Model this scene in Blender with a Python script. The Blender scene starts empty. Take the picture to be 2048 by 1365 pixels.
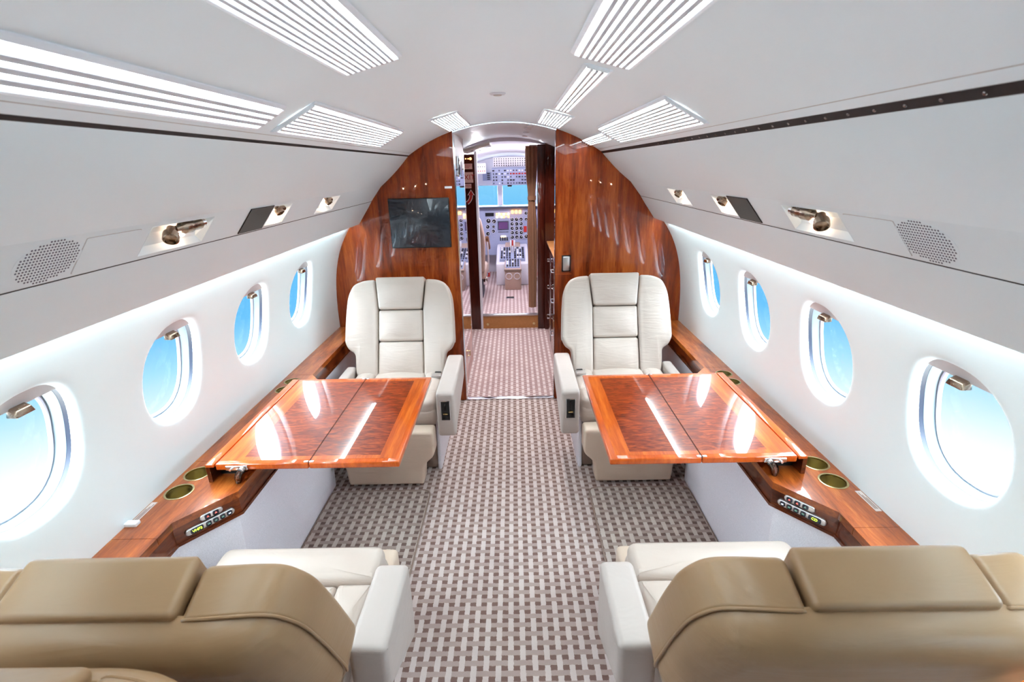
import bpy, bmesh, math, random
from math import sin, cos, tan, atan, asin, pi, sqrt, radians
from mathutils import Vector, Matrix

sc = bpy.context.scene
col = sc.collection
random.seed(7)

# ------------------------------------------------------------------ camera
cam = bpy.data.cameras.new('camera')
cam.sensor_width = 36.0
cam.lens = 36.0 * 1000.0 / 2048.0
cam.clip_start = 0.02
cam.dof.use_dof = True
cam.dof.focus_distance = 2.3
cam.dof.aperture_fstop = 6.3
camo = bpy.data.objects.new('camera', cam)
col.objects.link(camo)
PITCH, ROLL, YAW = atan(0.35), radians(1.25), radians(0.5)
fw = Vector((0, cos(PITCH), -sin(PITCH)))
up = Vector((0, sin(PITCH), cos(PITCH)))
rt = Vector((1, 0, 0))
r2 = rt * cos(ROLL) - up * sin(ROLL)
u2 = up * cos(ROLL) + rt * sin(ROLL)
M3 = Matrix((r2, u2, -fw)).transposed()
M3 = Matrix.Rotation(YAW, 3, 'Z') @ M3
camo.matrix_world = Matrix.Translation((0.048, 0.0, 1.58)) @ M3.to_4x4()
sc.camera = camo

# ------------------------------------------------------------------ view
sc.view_settings.view_transform = 'Standard'
sc.view_settings.look = 'None'
sc.view_settings.gamma = 1.0
sc.view_settings.use_curve_mapping = False
sc.view_settings.exposure = 2.65
sc.cycles.use_adaptive_sampling = True
sc.cycles.adaptive_threshold = 0.035
sc.cycles.adaptive_min_samples = 12
sc.cycles.max_bounces = 5
sc.cycles.diffuse_bounces = 4
sc.cycles.glossy_bounces = 3
sc.cycles.transmission_bounces = 2
sc.cycles.transparent_max_bounces = 6
sc.cycles.caustics_reflective = False
sc.cycles.caustics_refractive = False

# ------------------------------------------------------------------ sky
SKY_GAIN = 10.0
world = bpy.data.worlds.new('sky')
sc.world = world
world.use_nodes = True
wn = world.node_tree.nodes
wl = world.node_tree.links
wn.clear()
w_tc = wn.new('ShaderNodeTexCoord')
w_sep = wn.new('ShaderNodeSeparateXYZ')
w_map = wn.new('ShaderNodeMapRange')
w_map.inputs['From Min'].default_value = -1
w_map.inputs['From Max'].default_value = 1
w_rc = wn.new('ShaderNodeValToRGB')
w_rs = wn.new('ShaderNodeValToRGB')
w_mul = wn.new('ShaderNodeMath'); w_mul.operation = 'MULTIPLY'
w_bg = wn.new('ShaderNodeBackground')
w_out = wn.new('ShaderNodeOutputWorld')
wl.new(w_tc.outputs['Generated'], w_sep.inputs[0])
wl.new(w_sep.outputs['Z'], w_map.inputs['Value'])
wl.new(w_map.outputs[0], w_rc.inputs[0])
wl.new(w_map.outputs[0], w_rs.inputs[0])
def ramp(node, stops):
    cr = node.color_ramp
    while len(cr.elements) > 1:
        cr.elements.remove(cr.elements[-1])
    cr.elements[0].position = stops[0][0]
    cr.elements[0].color = tuple(stops[0][1]) + (1,)
    for p, c in stops[1:]:
        e = cr.elements.new(p)
        e.color = tuple(c) + (1,)
def zf(deg):
    return (sin(radians(deg)) + 1) / 2
# blue horizon; haze below and veiled sky above, both brightened to light the cabin
ramp(w_rc, [(zf(-50), (0.86, 0.97, 1)), (zf(-28), (0.96, 0.985, 1)), (zf(-23), (0.84, 0.94, 1)), (zf(-18), (0.4, 0.77, 1.0)), (zf(-14), (0.16, 0.58, 1.0)), (zf(-6), (0.14, 0.55, 1.0)),
            (zf(-1), (0.26, 0.68, 1)), (zf(14), (0.70, 0.87, 1)), (zf(60), (0.75, 0.9, 1))])
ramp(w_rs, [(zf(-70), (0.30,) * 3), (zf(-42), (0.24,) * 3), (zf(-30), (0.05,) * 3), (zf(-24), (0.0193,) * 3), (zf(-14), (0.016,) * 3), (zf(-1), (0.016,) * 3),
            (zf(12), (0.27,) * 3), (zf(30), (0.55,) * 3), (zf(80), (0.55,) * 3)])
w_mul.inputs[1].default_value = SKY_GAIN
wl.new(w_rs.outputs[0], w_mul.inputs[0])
wl.new(w_rc.outputs[0], w_bg.inputs['Color'])
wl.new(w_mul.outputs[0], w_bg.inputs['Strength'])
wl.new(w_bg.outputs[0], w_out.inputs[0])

PANEL_W = 2.6      # ceiling lamp emission
COVE_W = 5.2       # cove tube emission

# ------------------------------------------------------------------ node helpers
def mat_new(name):
    m = bpy.data.materials.new(name)
    m.use_nodes = True
    nt = m.node_tree
    b = nt.nodes.get('Principled BSDF')
    return m, nt, b
def setp(b, **k):
    names = dict(color='Base Color', rough='Roughness', metal='Metallic', coat='Coat Weight', coatr='Coat Roughness',
                 spec='Specular IOR Level', sheen='Sheen Weight', ecol='Emission Color', estr='Emission Strength')
    for a, v in k.items():
        i = b.inputs[names[a]]
        if a in ('color', 'ecol'):
            v = tuple(v) + (1,) if len(v) == 3 else v
        i.default_value = v
def lin(r, g, b):
    f = lambda c: (c / 255 / 12.92) if c / 255 <= 0.04045 else ((c / 255 + 0.055) / 1.055) ** 2.4
    return (f(r), f(g), f(b))
def coords(nt, scale=(1, 1, 1), rot=(0, 0, 0)):
    tc = nt.nodes.new('ShaderNodeTexCoord')
    mp = nt.nodes.new('ShaderNodeMapping')
    mp.inputs['Scale'].default_value = scale
    mp.inputs['Rotation'].default_value = rot
    nt.links.new(tc.outputs['Object'], mp.inputs['Vector'])
    return mp.outputs[0]
def noise(nt, vec, scale, detail=4, rough=0.55, dist=0.0):
    n = nt.nodes.new('ShaderNodeTexNoise')
    n.inputs['Scale'].default_value = scale
    n.inputs['Detail'].default_value = detail
    n.inputs['Roughness'].default_value = rough
    n.inputs['Distortion'].default_value = dist
    nt.links.new(vec, n.inputs['Vector'])
    return n.outputs[0]
def cramp(nt, fac, stops):
    r = nt.nodes.new('ShaderNodeValToRGB')
    ramp(r, stops)
    nt.links.new(fac, r.inputs[0])
    return r.outputs[0]
def bump(nt, b, h, strength, dist=0.002):
    n = nt.nodes.new('ShaderNodeBump')
    n.inputs['Strength'].default_value = strength
    n.inputs['Distance'].default_value = dist
    nt.links.new(h, n.inputs['Height'])
    nt.links.new(n.outputs[0], b.inputs['Normal'])
def mixc(nt, fac, a, c, mode='MIX'):
    n = nt.nodes.new('ShaderNodeMix')
    n.data_type = 'RGBA'
    n.blend_type = mode
    for s, v in ((n.inputs[0], fac), (n.inputs[6], a), (n.inputs[7], c)):
        if hasattr(v, 'is_linked') or hasattr(v, 'links'):
            nt.links.new(v, s)
        elif isinstance(v, (int, float)):
            s.default_value = v
        else:
            s.default_value = tuple(v) + (1,)
    return n.outputs[2]
def math_n(nt, op, a, b=None):
    n = nt.nodes.new('ShaderNodeMath')
    n.operation = op
    for i, v in enumerate((a, b)):
        if v is None:
            continue
        if isinstance(v, (int, float)):
            n.inputs[i].default_value = v
        else:
            nt.links.new(v, n.inputs[i])
    return n.outputs[0]

MAT = {}
def plain(name, color, rough=0.5, metal=0.0, coat=0.0, spec=0.5, grain=0.0, gscale=60, var=0.0):
    m, nt, b = mat_new(name)
    setp(b, color=color, rough=rough, metal=metal, coat=coat, spec=spec)
    if grain or var:
        v = coords(nt)
        n = noise(nt, v, gscale, 4)
        if var:
            c2 = tuple(x * (1 - var) for x in color)
            c1 = tuple(min(1, x * (1 + var * 0.4)) for x in color)
            nt.links.new(cramp(nt, n, [(0.3, c2), (0.7, c1)]), b.inputs['Base Color'])
        if grain:
            bump(nt, b, n, grain)
    MAT[name] = m
    return m
def metal(name, color, rough=0.2):
    m, nt, b = mat_new(name)
    setp(b, color=color, rough=rough, metal=1.0)
    v = coords(nt)
    n = noise(nt, v, 90, 3)
    r = nt.nodes.new('ShaderNodeMapRange')
    r.inputs['To Min'].default_value = rough * 0.75
    r.inputs['To Max'].default_value = rough * 1.3
    nt.links.new(n, r.inputs[0])
    nt.links.new(r.outputs[0], b.inputs['Roughness'])
    MAT[name] = m
def emit(name, color, strength):
    m, nt, b = mat_new(name)
    small = name.split('_')[0] in ('led', 'icon', 'screen')
    setp(b, color=tuple(0.3 * c for c in color) if small else (0.8, 0.8, 0.8), ecol=color, estr=strength, rough=0.4)
    if small: m.cycles.emission_sampling = 'NONE'
    MAT[name] = m
def leather(name, c, c2, rough=0.42, wrinkle=0.3):
    m, nt, b = mat_new(name)
    v = coords(nt)
    n1 = noise(nt, v, 3.0, 3)
    nt.links.new(cramp(nt, n1, [(0.32, c2), (0.68, c)]), b.inputs['Base Color'])
    setp(b, rough=rough, spec=0.45)
    v2 = coords(nt, (5, 5, 34))
    wr = noise(nt, v2, 1.0, 3, 0.6, 1.4)
    bump(nt, b, wr, wrinkle, 0.008)
    MAT[name] = m
def wood(name, scl, dark, mid, light, rough=0.28, fine=14.0, dist=1.2, coat=1.0, band=1.0):
    """lacquered veneer: scl stretches the noise along the grain"""
    m, nt, b = mat_new(name)
    v = coords(nt, scl)
    big = noise(nt, v, 1.0, 3, 0.5, dist)
    v2 = coords(nt, tuple(x * fine for x in scl))
    fin = noise(nt, v2, 1.0, 5, 0.65, 0.6)
    f = math_n(nt, 'ADD', math_n(nt, 'MULTIPLY', big, 0.62 * band), math_n(nt, 'MULTIPLY', fin, 0.38))
    c = cramp(nt, f, [(0.34, dark), (0.5, mid), (0.66, light)])
    nt.links.new(c, b.inputs['Base Color'])
    setp(b, rough=rough, coat=coat, coatr=0.025, spec=0.15)
    MAT[name] = m

leather('leather_cream', lin(192, 177, 166), lin(182, 165, 153))
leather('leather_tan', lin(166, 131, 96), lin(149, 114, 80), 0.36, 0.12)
leather('leather_side', lin(188, 174, 166), lin(178, 164, 156), 0.4)
leather('leather_skirt', lin(214, 192, 172), lin(204, 180, 160), 0.45)
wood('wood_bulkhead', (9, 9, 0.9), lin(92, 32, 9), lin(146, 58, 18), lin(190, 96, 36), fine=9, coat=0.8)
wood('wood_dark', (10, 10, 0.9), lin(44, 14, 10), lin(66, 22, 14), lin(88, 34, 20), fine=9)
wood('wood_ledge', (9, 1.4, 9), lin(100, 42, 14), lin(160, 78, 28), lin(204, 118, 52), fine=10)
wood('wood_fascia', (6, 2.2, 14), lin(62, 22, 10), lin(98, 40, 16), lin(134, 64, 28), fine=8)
wood('wood_burl', (9, 40, 9), lin(84, 26, 9), lin(130, 46, 15), lin(176, 78, 28), fine=2.4, dist=3.0)
wood('wood_band', (30, 2.2, 10), lin(160, 64, 17), lin(190, 84, 25), lin(212, 108, 38), fine=5)
wood('wood_rim', (26, 2.0, 10), lin(172, 66, 12), lin(198, 84, 18), lin(216, 104, 28), fine=5)
plain('panel_white', lin(238, 246, 250), 0.5, var=0.012, gscale=3)
plain('wall_white', lin(238, 247, 249), 0.55, var=0.012, gscale=3)
plain('locker_grey', lin(235, 245, 249), 0.5, var=0.012, gscale=3)
plain('slat_white', lin(205, 206, 212), 0.5, var=0.02)
plain('frame_white', lin(244, 247, 252), 0.5, var=0.02)
plain('groove_dark', lin(28, 24, 26), 0.6, var=0.1)
plain('shade_gap', lin(40, 44, 60), 0.5, var=0.1)
plain('gasket', lin(205, 196, 208), 0.5, var=0.04)
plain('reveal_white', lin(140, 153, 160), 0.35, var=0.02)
plain('shade_fabric', lin(222, 219, 221), 0.6, var=0.02)
plain('black_gloss', lin(22, 21, 24), 0.12, coat=0.5, var=0.1)
plain('black_plastic', lin(30, 28, 28), 0.4, var=0.1)
plain('screen_dark', lin(40, 48, 58), 0.3, coat=0.6, var=0.05)
plain('fabric_lavender', lin(242, 238, 246), 0.9, grain=0.35, gscale=340, var=0.13)
plain('fabric_grey', lin(190, 182, 178), 0.9, grain=0.35, gscale=240, var=0.1)
plain('fabric_brown', lin(146, 124, 112), 0.9, grain=0.3, gscale=240, var=0.1)
plain('curtain_brown', lin(150, 108, 82), 0.8, grain=0.2, gscale=200, var=0.15)
plain('step_tan', lin(176, 118, 66), 0.4, var=0.1)
plain('cockpit_white', lin(226, 224, 234), 0.5, var=0.03)
plain('cockpit_grey', lin(158, 166, 198), 0.5, var=0.06)
plain('cockpit_dark', lin(70, 72, 92), 0.5, var=0.1)
plain('cockpit_beige', lin(196, 168, 154), 0.55, var=0.06)
plain('dial_black', lin(26, 26, 40), 0.3, var=0.1)
plain('mark_white', lin(235, 235, 238), 0.5, var=0.02)
plain('sign_pink', lin(232, 190, 178), 0.5, var=0.03)
plain('sign_red', lin(190, 38, 30), 0.5, var=0.05)
plain('placard', lin(218, 202, 196), 0.4, var=0.05)
plain('print_brown', lin(120, 84, 70), 0.5, var=0.05)
plain('button_navy', lin(24, 30, 52), 0.25, coat=0.6, var=0.1)
metal('chrome', (0.82, 0.83, 0.86), 0.12)
metal('satin', (0.66, 0.64, 0.64), 0.3)
metal('brass', (0.62, 0.5, 0.25), 0.22)
metal('brass_dark', (0.62, 0.52, 0.26), 0.38)
metal('bronze', (0.42, 0.32, 0.24), 0.25)
metal('steel_dark', (0.2, 0.17, 0.16), 0.25)
metal('mirror', (0.86, 0.86, 0.92), 0.02)
emit('lamp_panel', (0.80, 0.97, 1.0), PANEL_W)
emit('cove_tube', (0.80, 0.96, 1.0), COVE_W)
emit('lamp_warm', (1.0, 0.72, 0.5), 24)
emit('lamp_cool', (0.95, 0.95, 1.0), 20)
emit('led_green', (0.6, 1.0, 0.05), 0.6)
emit('led_amber', (1.0, 0.42, 0.12), 0.8)
emit('led_yellow', (1.0, 0.66, 0.25), 0.9)
emit('icon_red', (1.0, 0.16, 0.12), 0.35)
emit('icon_green', (0.3, 0.6, 0.45), 0.12)
emit('icon_white', (0.8, 0.85, 0.95), 0.25)
emit('screen_purple', (0.14, 0.05, 0.2), 0.12)

def glass_mat():
    m = bpy.data.materials.new('window_glass')
    m.use_nodes = True
    nt = m.node_tree
    nt.nodes.clear()
    o = nt.nodes.new('ShaderNodeOutputMaterial')
    t = nt.nodes.new('ShaderNodeBsdfTransparent')
    g = nt.nodes.new('ShaderNodeBsdfGlossy')
    g.inputs['Roughness'].default_value = 0.02
    mx = nt.nodes.new('ShaderNodeMixShader')
    mx.inputs[0].default_value = 0.015
    nt.links.new(t.outputs[0], mx.inputs[1])
    nt.links.new(g.outputs[0], mx.inputs[2])
    nt.links.new(mx.outputs[0], o.inputs[0])
    MAT['window_glass'] = m
glass_mat()

def carpet(name, light, mid, dark, px=0.0412, py=0.037):
    """woven basket pattern: pale strands along the aisle, taupe strands across, dark gaps"""
    m, nt, b = mat_new(name)
    tc = nt.nodes.new('ShaderNodeTexCoord')
    wob = nt.nodes.new('ShaderNodeTexNoise')
    wob.inputs['Scale'].default_value = 90
    nt.links.new(tc.outputs['Object'], wob.inputs['Vector'])
    sub = nt.nodes.new('ShaderNodeVectorMath'); sub.operation = 'SUBTRACT'
    nt.links.new(wob.outputs['Color'], sub.inputs[0]); sub.inputs[1].default_value = (0.5, 0.5, 0.5)
    scl = nt.nodes.new('ShaderNodeVectorMath'); scl.operation = 'SCALE'
    nt.links.new(sub.outputs[0], scl.inputs[0]); scl.inputs['Scale'].default_value = 0.006
    add = nt.nodes.new('ShaderNodeVectorMath'); add.operation = 'ADD'
    nt.links.new(tc.outputs['Object'], add.inputs[0]); nt.links.new(scl.outputs[0], add.inputs[1])
    sep = nt.nodes.new('ShaderNodeSeparateXYZ')
    nt.links.new(add.outputs[0], sep.inputs[0])
    u = math_n(nt, 'ADD', math_n(nt, 'DIVIDE', sep.outputs[0], px), 100.0)
    v = math_n(nt, 'ADD', math_n(nt, 'DIVIDE', sep.outputs[1], py), 100.0)
    fu = math_n(nt, 'FRACT', u); fv = math_n(nt, 'FRACT', v)
    inV = math_n(nt, 'LESS_THAN', fu, 0.47)
    inH = math_n(nt, 'LESS_THAN', fv, 0.52)
    par = math_n(nt, 'MODULO', math_n(nt, 'ADD', math_n(nt, 'FLOOR', u), math_n(nt, 'FLOOR', v)), 2.0)
    both = math_n(nt, 'MULTIPLY', inV, inH)
    under = math_n(nt, 'MULTIPLY', both, math_n(nt, 'LESS_THAN', par, 0.5))
    isV = math_n(nt, 'SUBTRACT', inV, under)
    c1 = mixc(nt, inH, dark, mid)
    c2 = mixc(nt, isV, c1, light)
    n = noise(nt, tc.outputs['Object'], 5.0, 4)
    soil = cramp(nt, n, [(0.3, (0.86, 0.83, 0.84)), (0.65, (1, 1, 1))])
    c3 = mixc(nt, 1.0, c2, soil, 'MULTIPLY')
    fz = noise(nt, tc.outputs['Object'], 500, 2)
    c4 = mixc(nt, 1.0, c3, cramp(nt, fz, [(0.25, (0.82, 0.82, 0.82)), (0.75, (1, 1, 1))]), 'MULTIPLY')
    nt.links.new(c4, b.inputs['Base Color'])
    setp(b, rough=0.95, spec=0.1, sheen=0.2)
    bump(nt, b, fz, 0.4, 0.002)
    MAT[name] = m
carpet('carpet', lin(216, 201, 196), lin(182, 161, 152), lin(131, 103, 94))
carpet('carpet_mat', lin(204, 191, 182), lin(170, 152, 142), lin(118, 95, 86))
carpet('carpet_fore', lin(226, 210, 208), lin(196, 168, 162), lin(164, 134, 134))

# ------------------------------------------------------------------ mesh helpers
def link(name, me, mat, parent=None, smooth=True, angle=40):
    if mat:
        me.materials.append(MAT[mat])
    if smooth:
        me.polygons.foreach_set('use_smooth', [True] * len(me.polygons))
        me.set_sharp_from_angle(angle=radians(angle))
    o = bpy.data.objects.new(name, me)
    col.objects.link(o)
    if parent is not None:
        o.parent = parent
    return o
def from_bm(name, bm, mat, parent=None, smooth=True, angle=40):
    bmesh.ops.recalc_face_normals(bm, faces=bm.faces[:])
    me = bpy.data.meshes.new(name)
    bm.to_mesh(me)
    bm.free()
    return link(name, me, mat, parent, smooth, angle)
def tag(o, label=None, cat=None, group=None, kind=None):
    if label: o['label'] = label
    if cat: o['category'] = cat
    if group: o['group'] = group
    if kind: o['kind'] = kind
    return o
def thing(name, loc, label, cat, group=None, kind=None):
    o = bpy.data.objects.new(name, None)
    col.objects.link(o)
    o.location = loc
    o.empty_display_size = 0.05
    tag(o, label, cat, group, kind)
    return o
class MB:
    """collects shapes into one mesh"""
    def __init__(s): s.bm = bmesh.new()
    def box(s, x0, x1, y0, y1, z0, z1, bev=0.0, seg=2):
        vs = [s.bm.verts.new((x, y, z)) for z in (min(z0, z1), max(z0, z1)) for y in (min(y0, y1), max(y0, y1)) for x in (min(x0, x1), max(x0, x1))]
        fs = [s.bm.faces.new([vs[i] for i in f]) for f in ((0, 2, 3, 1), (4, 5, 7, 6), (0, 1, 5, 4), (2, 6, 7, 3), (0, 4, 6, 2), (1, 3, 7, 5))]
        if bev > 0:
            es = list({e for f in fs for e in f.edges})
            bmesh.ops.bevel(s.bm, geom=es, offset=bev, segments=seg, profile=0.5, affect='EDGES')
        return s
    def hull(s, ringA, ringB, bev=0.0, seg=2):
        """prism between two same-length rings of points"""
        a = [s.bm.verts.new(p) for p in ringA]; b = [s.bm.verts.new(p) for p in ringB]
        n = len(a)
        fs = [s.bm.faces.new(a), s.bm.faces.new(b[::-1])]
        for i in range(n):
            fs.append(s.bm.faces.new((a[i], b[i], b[(i + 1) % n], a[(i + 1) % n])))
        if bev > 0:
            es = list({e for f in fs for e in f.edges})
            bmesh.ops.bevel(s.bm, geom=es, offset=bev, segments=seg, profile=0.5, affect='EDGES')
        return s
    def prism(s, pts, axis, a, b, bev=0.0, seg=2):
        """polygon pts in the two other axes, extruded along axis from a to b"""
        def mk(p, t):
            return {'x': (t, p[0], p[1]), 'y': (p[0], t, p[1]), 'z': (p[0], p[1], t)}[axis]
        return s.hull([mk(p, a) for p in pts], [mk(p, b) for p in pts], bev, seg)
    def cyl(s, p0, p1, r0, r1=None, n=20, cap=True):
        r1 = r0 if r1 is None else r1
        p0 = Vector(p0); p1 = Vector(p1)
        d = (p1 - p0).normalized()
        a = d.orthogonal().normalized(); b = d.cross(a)
        A = [s.bm.verts.new(p0 + (a * cos(2 * pi * i / n) + b * sin(2 * pi * i / n)) * r0) for i in range(n)]
        B = [s.bm.verts.new(p1 + (a * cos(2 * pi * i / n) + b * sin(2 * pi * i / n)) * r1) for i in range(n)]
        for i in range(n):
            s.bm.faces.new((A[i], A[(i + 1) % n], B[(i + 1) % n], B[i]))
        if cap:
            s.bm.faces.new(A[::-1]); s.bm.faces.new(B)
        return s
    def lathe(s, c, axis, prof, n=24):
        """prof: (radius, distance along axis)"""
        c = Vector(c); d = Vector(axis).normalized()
        a = d.orthogonal().normalized(); b = d.cross(a)
        rings = []
        for r, t in prof:
            if r < 1e-6:
                rings.append([s.bm.verts.new(c + d * t)])
            else:
                rings.append([s.bm.verts.new(c + d * t + (a * cos(2 * pi * i / n) + b * sin(2 * pi * i / n)) * r) for i in range(n)])
        for A, B in zip(rings, rings[1:]):
            for i in range(n):
                j = (i + 1) % n
                q = [A[i % len(A)], A[j % len(A)], B[j % len(B)], B[i % len(B)]]
                q = list(dict.fromkeys(q))
                if len(q) > 2:
                    s.bm.faces.new(q)
        return s
    def tube(s, pts, r, n=8, cap=True):
        pts = [Vector(p) for p in pts]
        rings = []
        ref = None
        for i, p in enumerate(pts):
            d = (pts[min(i + 1, len(pts) - 1)] - pts[max(i - 1, 0)]).normalized()
            if ref is None:
                ref = d.orthogonal().normalized()
            a = (ref - d * ref.dot(d)).normalized(); b = d.cross(a); ref = a
            rr = r[i] if isinstance(r, (list, tuple)) else r
            rings.append([s.bm.verts.new(p + (a * cos(2 * pi * k / n) + b * sin(2 * pi * k / n)) * rr) for k in range(n)])
        for A, B in zip(rings, rings[1:]):
            for i in range(n):
                s.bm.faces.new((A[i], A[(i + 1) % n], B[(i + 1) % n], B[i]))
        if cap:
            s.bm.faces.new(rings[0][::-1]); s.bm.faces.new(rings[-1])
        return s
    def grid(s, rows, closed=False):
        """rows of points -> quads"""
        V = [[s.bm.verts.new(p) for p in r] for r in rows]
        for A, B in zip(V, V[1:]):
            n = len(A)
            for i in range(n if closed else n - 1):
                s.bm.faces.new((A[i], A[(i + 1) % n], B[(i + 1) % n], B[i]))
        return V
    def ngon(s, pts):
        s.bm.faces.new([s.bm.verts.new(p) for p in pts]); return s
    def build(s, name, mat, parent=None, smooth=True, angle=40):
        return from_bm(name, s.bm, mat, parent, smooth, angle)

def round_poly(pts, rads, n=5, step=0.03):
    """round the corners of a closed 2-D polygon and densify its sides"""
    out = []
    m = len(pts)
    if isinstance(rads, (int, float)):
        rads = [rads] * m
    for i in range(m):
        p0, p, p1 = Vector(pts[i - 1]), Vector(pts[i]), Vector(pts[(i + 1) % m])
        a = (p0 - p); b = (p1 - p)
        r = min(rads[i], a.length * 0.45, b.length * 0.45)
        A = p + a.normalized() * r; B = p + b.normalized() * r
        if r < 1e-5:
            out.append(p)
        else:
            for k in range(n + 1):
                t = k / n
                out.append(A * (1 - t) ** 2 + p * 2 * t * (1 - t) + B * t * t)
    res = []
    for i, p in enumerate(out):
        q = out[(i + 1) % len(out)]
        res.append(p)
        k = int((q - p).length / step)
        for j in range(1, k + 1):
            res.append(p.lerp(q, j / (k + 1)))
    return res
def puff(mb, outline, t0, t1, r, bulge, fmap, back_r=None, inner=(0.9, 0.78, 0.64, 0.5, 0.35, 0.18), arc=4):
    """soft rounded slab over a 2-D outline between depths t0 (back) and t1 (front), front domed by bulge"""
    n = len(outline)
    area = sum(outline[i].x * outline[(i + 1) % n].y - outline[(i + 1) % n].x * outline[i].y for i in range(n))
    sg = 1 if area > 0 else -1
    nr = []
    for i in range(n):
        d = (outline[(i + 1) % n] - outline[i - 1])
        d = Vector((-d.y, d.x)) * sg
        nr.append(d.normalized() if d.length > 1e-9 else Vector((0, 0)))
    br = r if back_r is None else back_r
    rings = []
    def ring(ins, t):
        rings.append([(outline[i] + nr[i] * ins, t) for i in range(n)])
    for k in range(arc + 1):
        a = pi / 2 * k / arc
        ring(br * (1 - sin(a)), t0 + br * (1 - cos(a)))
    for k in range(arc + 1):
        a = pi / 2 * k / arc
        ring(r * (1 - cos(a)), t1 - r + r * sin(a))
    last = rings[-1]
    c = sum((p for p, t in last), Vector((0, 0))) / n
    xs = [p.x for p, t in last]; ys = [p.y for p, t in last]
    mx, my = (max(xs) + min(xs)) / 2, (max(ys) + min(ys)) / 2
    hx, hy = (max(xs) - min(xs)) / 2, (max(ys) - min(ys)) / 2
    def dome(p, f):
        a = min(1.0, abs(p.x - mx) / hx); b = min(1.0, abs(p.y - my) / hy)
        return t1 + bulge * (1 - a ** 2) * (1 - b ** 2) * (1 - f ** 6)
    for f in inner:
        rings.append([(c + (p - c) * f, dome(c + (p - c) * f, f)) for p, t in last])
    V = [[mb.bm.verts.new(fmap(p.x, p.y, t)) for p, t in R_] for R_ in rings]
    for A, B in zip(V, V[1:]):
        for i in range(n):
            mb.bm.faces.new((A[i], A[(i + 1) % n], B[(i + 1) % n], B[i]))
    cv = mb.bm.verts.new(fmap(c.x, c.y, dome(c, 0.0)))
    for i in range(n):
        mb.bm.faces.new((V[-1][i], V[-1][(i + 1) % n], cv))
    cb = sum((p for p, t in rings[0]), Vector((0, 0))) / n
    bv = mb.bm.verts.new(fmap(cb.x, cb.y, t0))
    for i in range(n):
        mb.bm.faces.new((V[0][(i + 1) % n], V[0][i], bv))
    return mb
def text_mesh(name, s, size, mat, parent, M, align='CENTER'):
    cu = bpy.data.curves.new('t', 'FONT')
    cu.body = s; cu.size = size; cu.align_x = align; cu.align_y = 'CENTER'
    cu.extrude = 0.0004
    ob = bpy.data.objects.new('t', cu)
    col.objects.link(ob)
    bpy.context.view_layer.update()
    me = bpy.data.meshes.new_from_object(ob.evaluated_get(bpy.context.evaluated_depsgraph_get()))
    bpy.data.objects.remove(ob)
    me.transform(M)
    me.materials.clear()
    return link(name, me, mat, parent, smooth=False)
def frame(o, ex, ey, ez):
    return Matrix(((ex[0], ey[0], ez[0], o[0]), (ex[1], ey[1], ez[1], o[1]), (ex[2], ey[2], ez[2], o[2]), (0, 0, 0, 1)))

# ------------------------------------------------------------------ the cabin shell
Y_AFT, Y_BH, Y_CK = -1.7, 3.25, 4.95        # aft end, cabin bulkhead, cockpit doorway
AC, AR = 0.793, 1.041                       # ceiling arc centre height, radius
X_CEIL = 0.585
def zc(x): return AC + sqrt(AR * AR - x * x)
def prof(z):
    d = max(0.0, z - 0.62)
    return 1.15 - 0.19 * d * d - 0.575 * d ** 4
def structure(o): o['kind'] = 'structure'; return o

# floor
structure(MB().box(-1.2, 1.2, Y_AFT, Y_BH + 0.02, -0.04, 0).build('floor', 'carpet', smooth=False))
structure(MB().box(-0.95, 0.95, Y_BH + 0.02, Y_CK, -0.04, 0.0).build('floor_fore', 'carpet_fore', smooth=False))
# ceiling
def arc_strip(mb, y0, y1, x0, x1, n, off=0.0, drop=lambda y: 0.0, ny=1):
    rows = []
    for j in range(ny + 1):
        y = y0 + (y1 - y0) * j / ny
        row = []
        for i in range(n + 1):
            x = x0 + (x1 - x0) * i / n
            r = AR - off
            k = r / AR
            row.append((x * k, y, AC + (zc(x) - AC) * k - drop(y)))
        rows.append(row)
    mb.grid(rows)
    return mb
structure(arc_strip(MB(), Y_AFT, Y_BH + 0.08, -X_CEIL, X_CEIL, 40).build('ceiling', 'panel_white'))
structure(arc_strip(MB(), Y_BH + 0.03, Y_CK + 0.06, -0.86, 0.86, 40, 0.004).build('ceiling_fore', 'panel_white'))
# aft end wall
structure(MB().box(-1.3, 1.3, Y_AFT - 0.03, Y_AFT, -0.05, 2.0).build('wall_aft', 'wood_dark', smooth=False))

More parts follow.
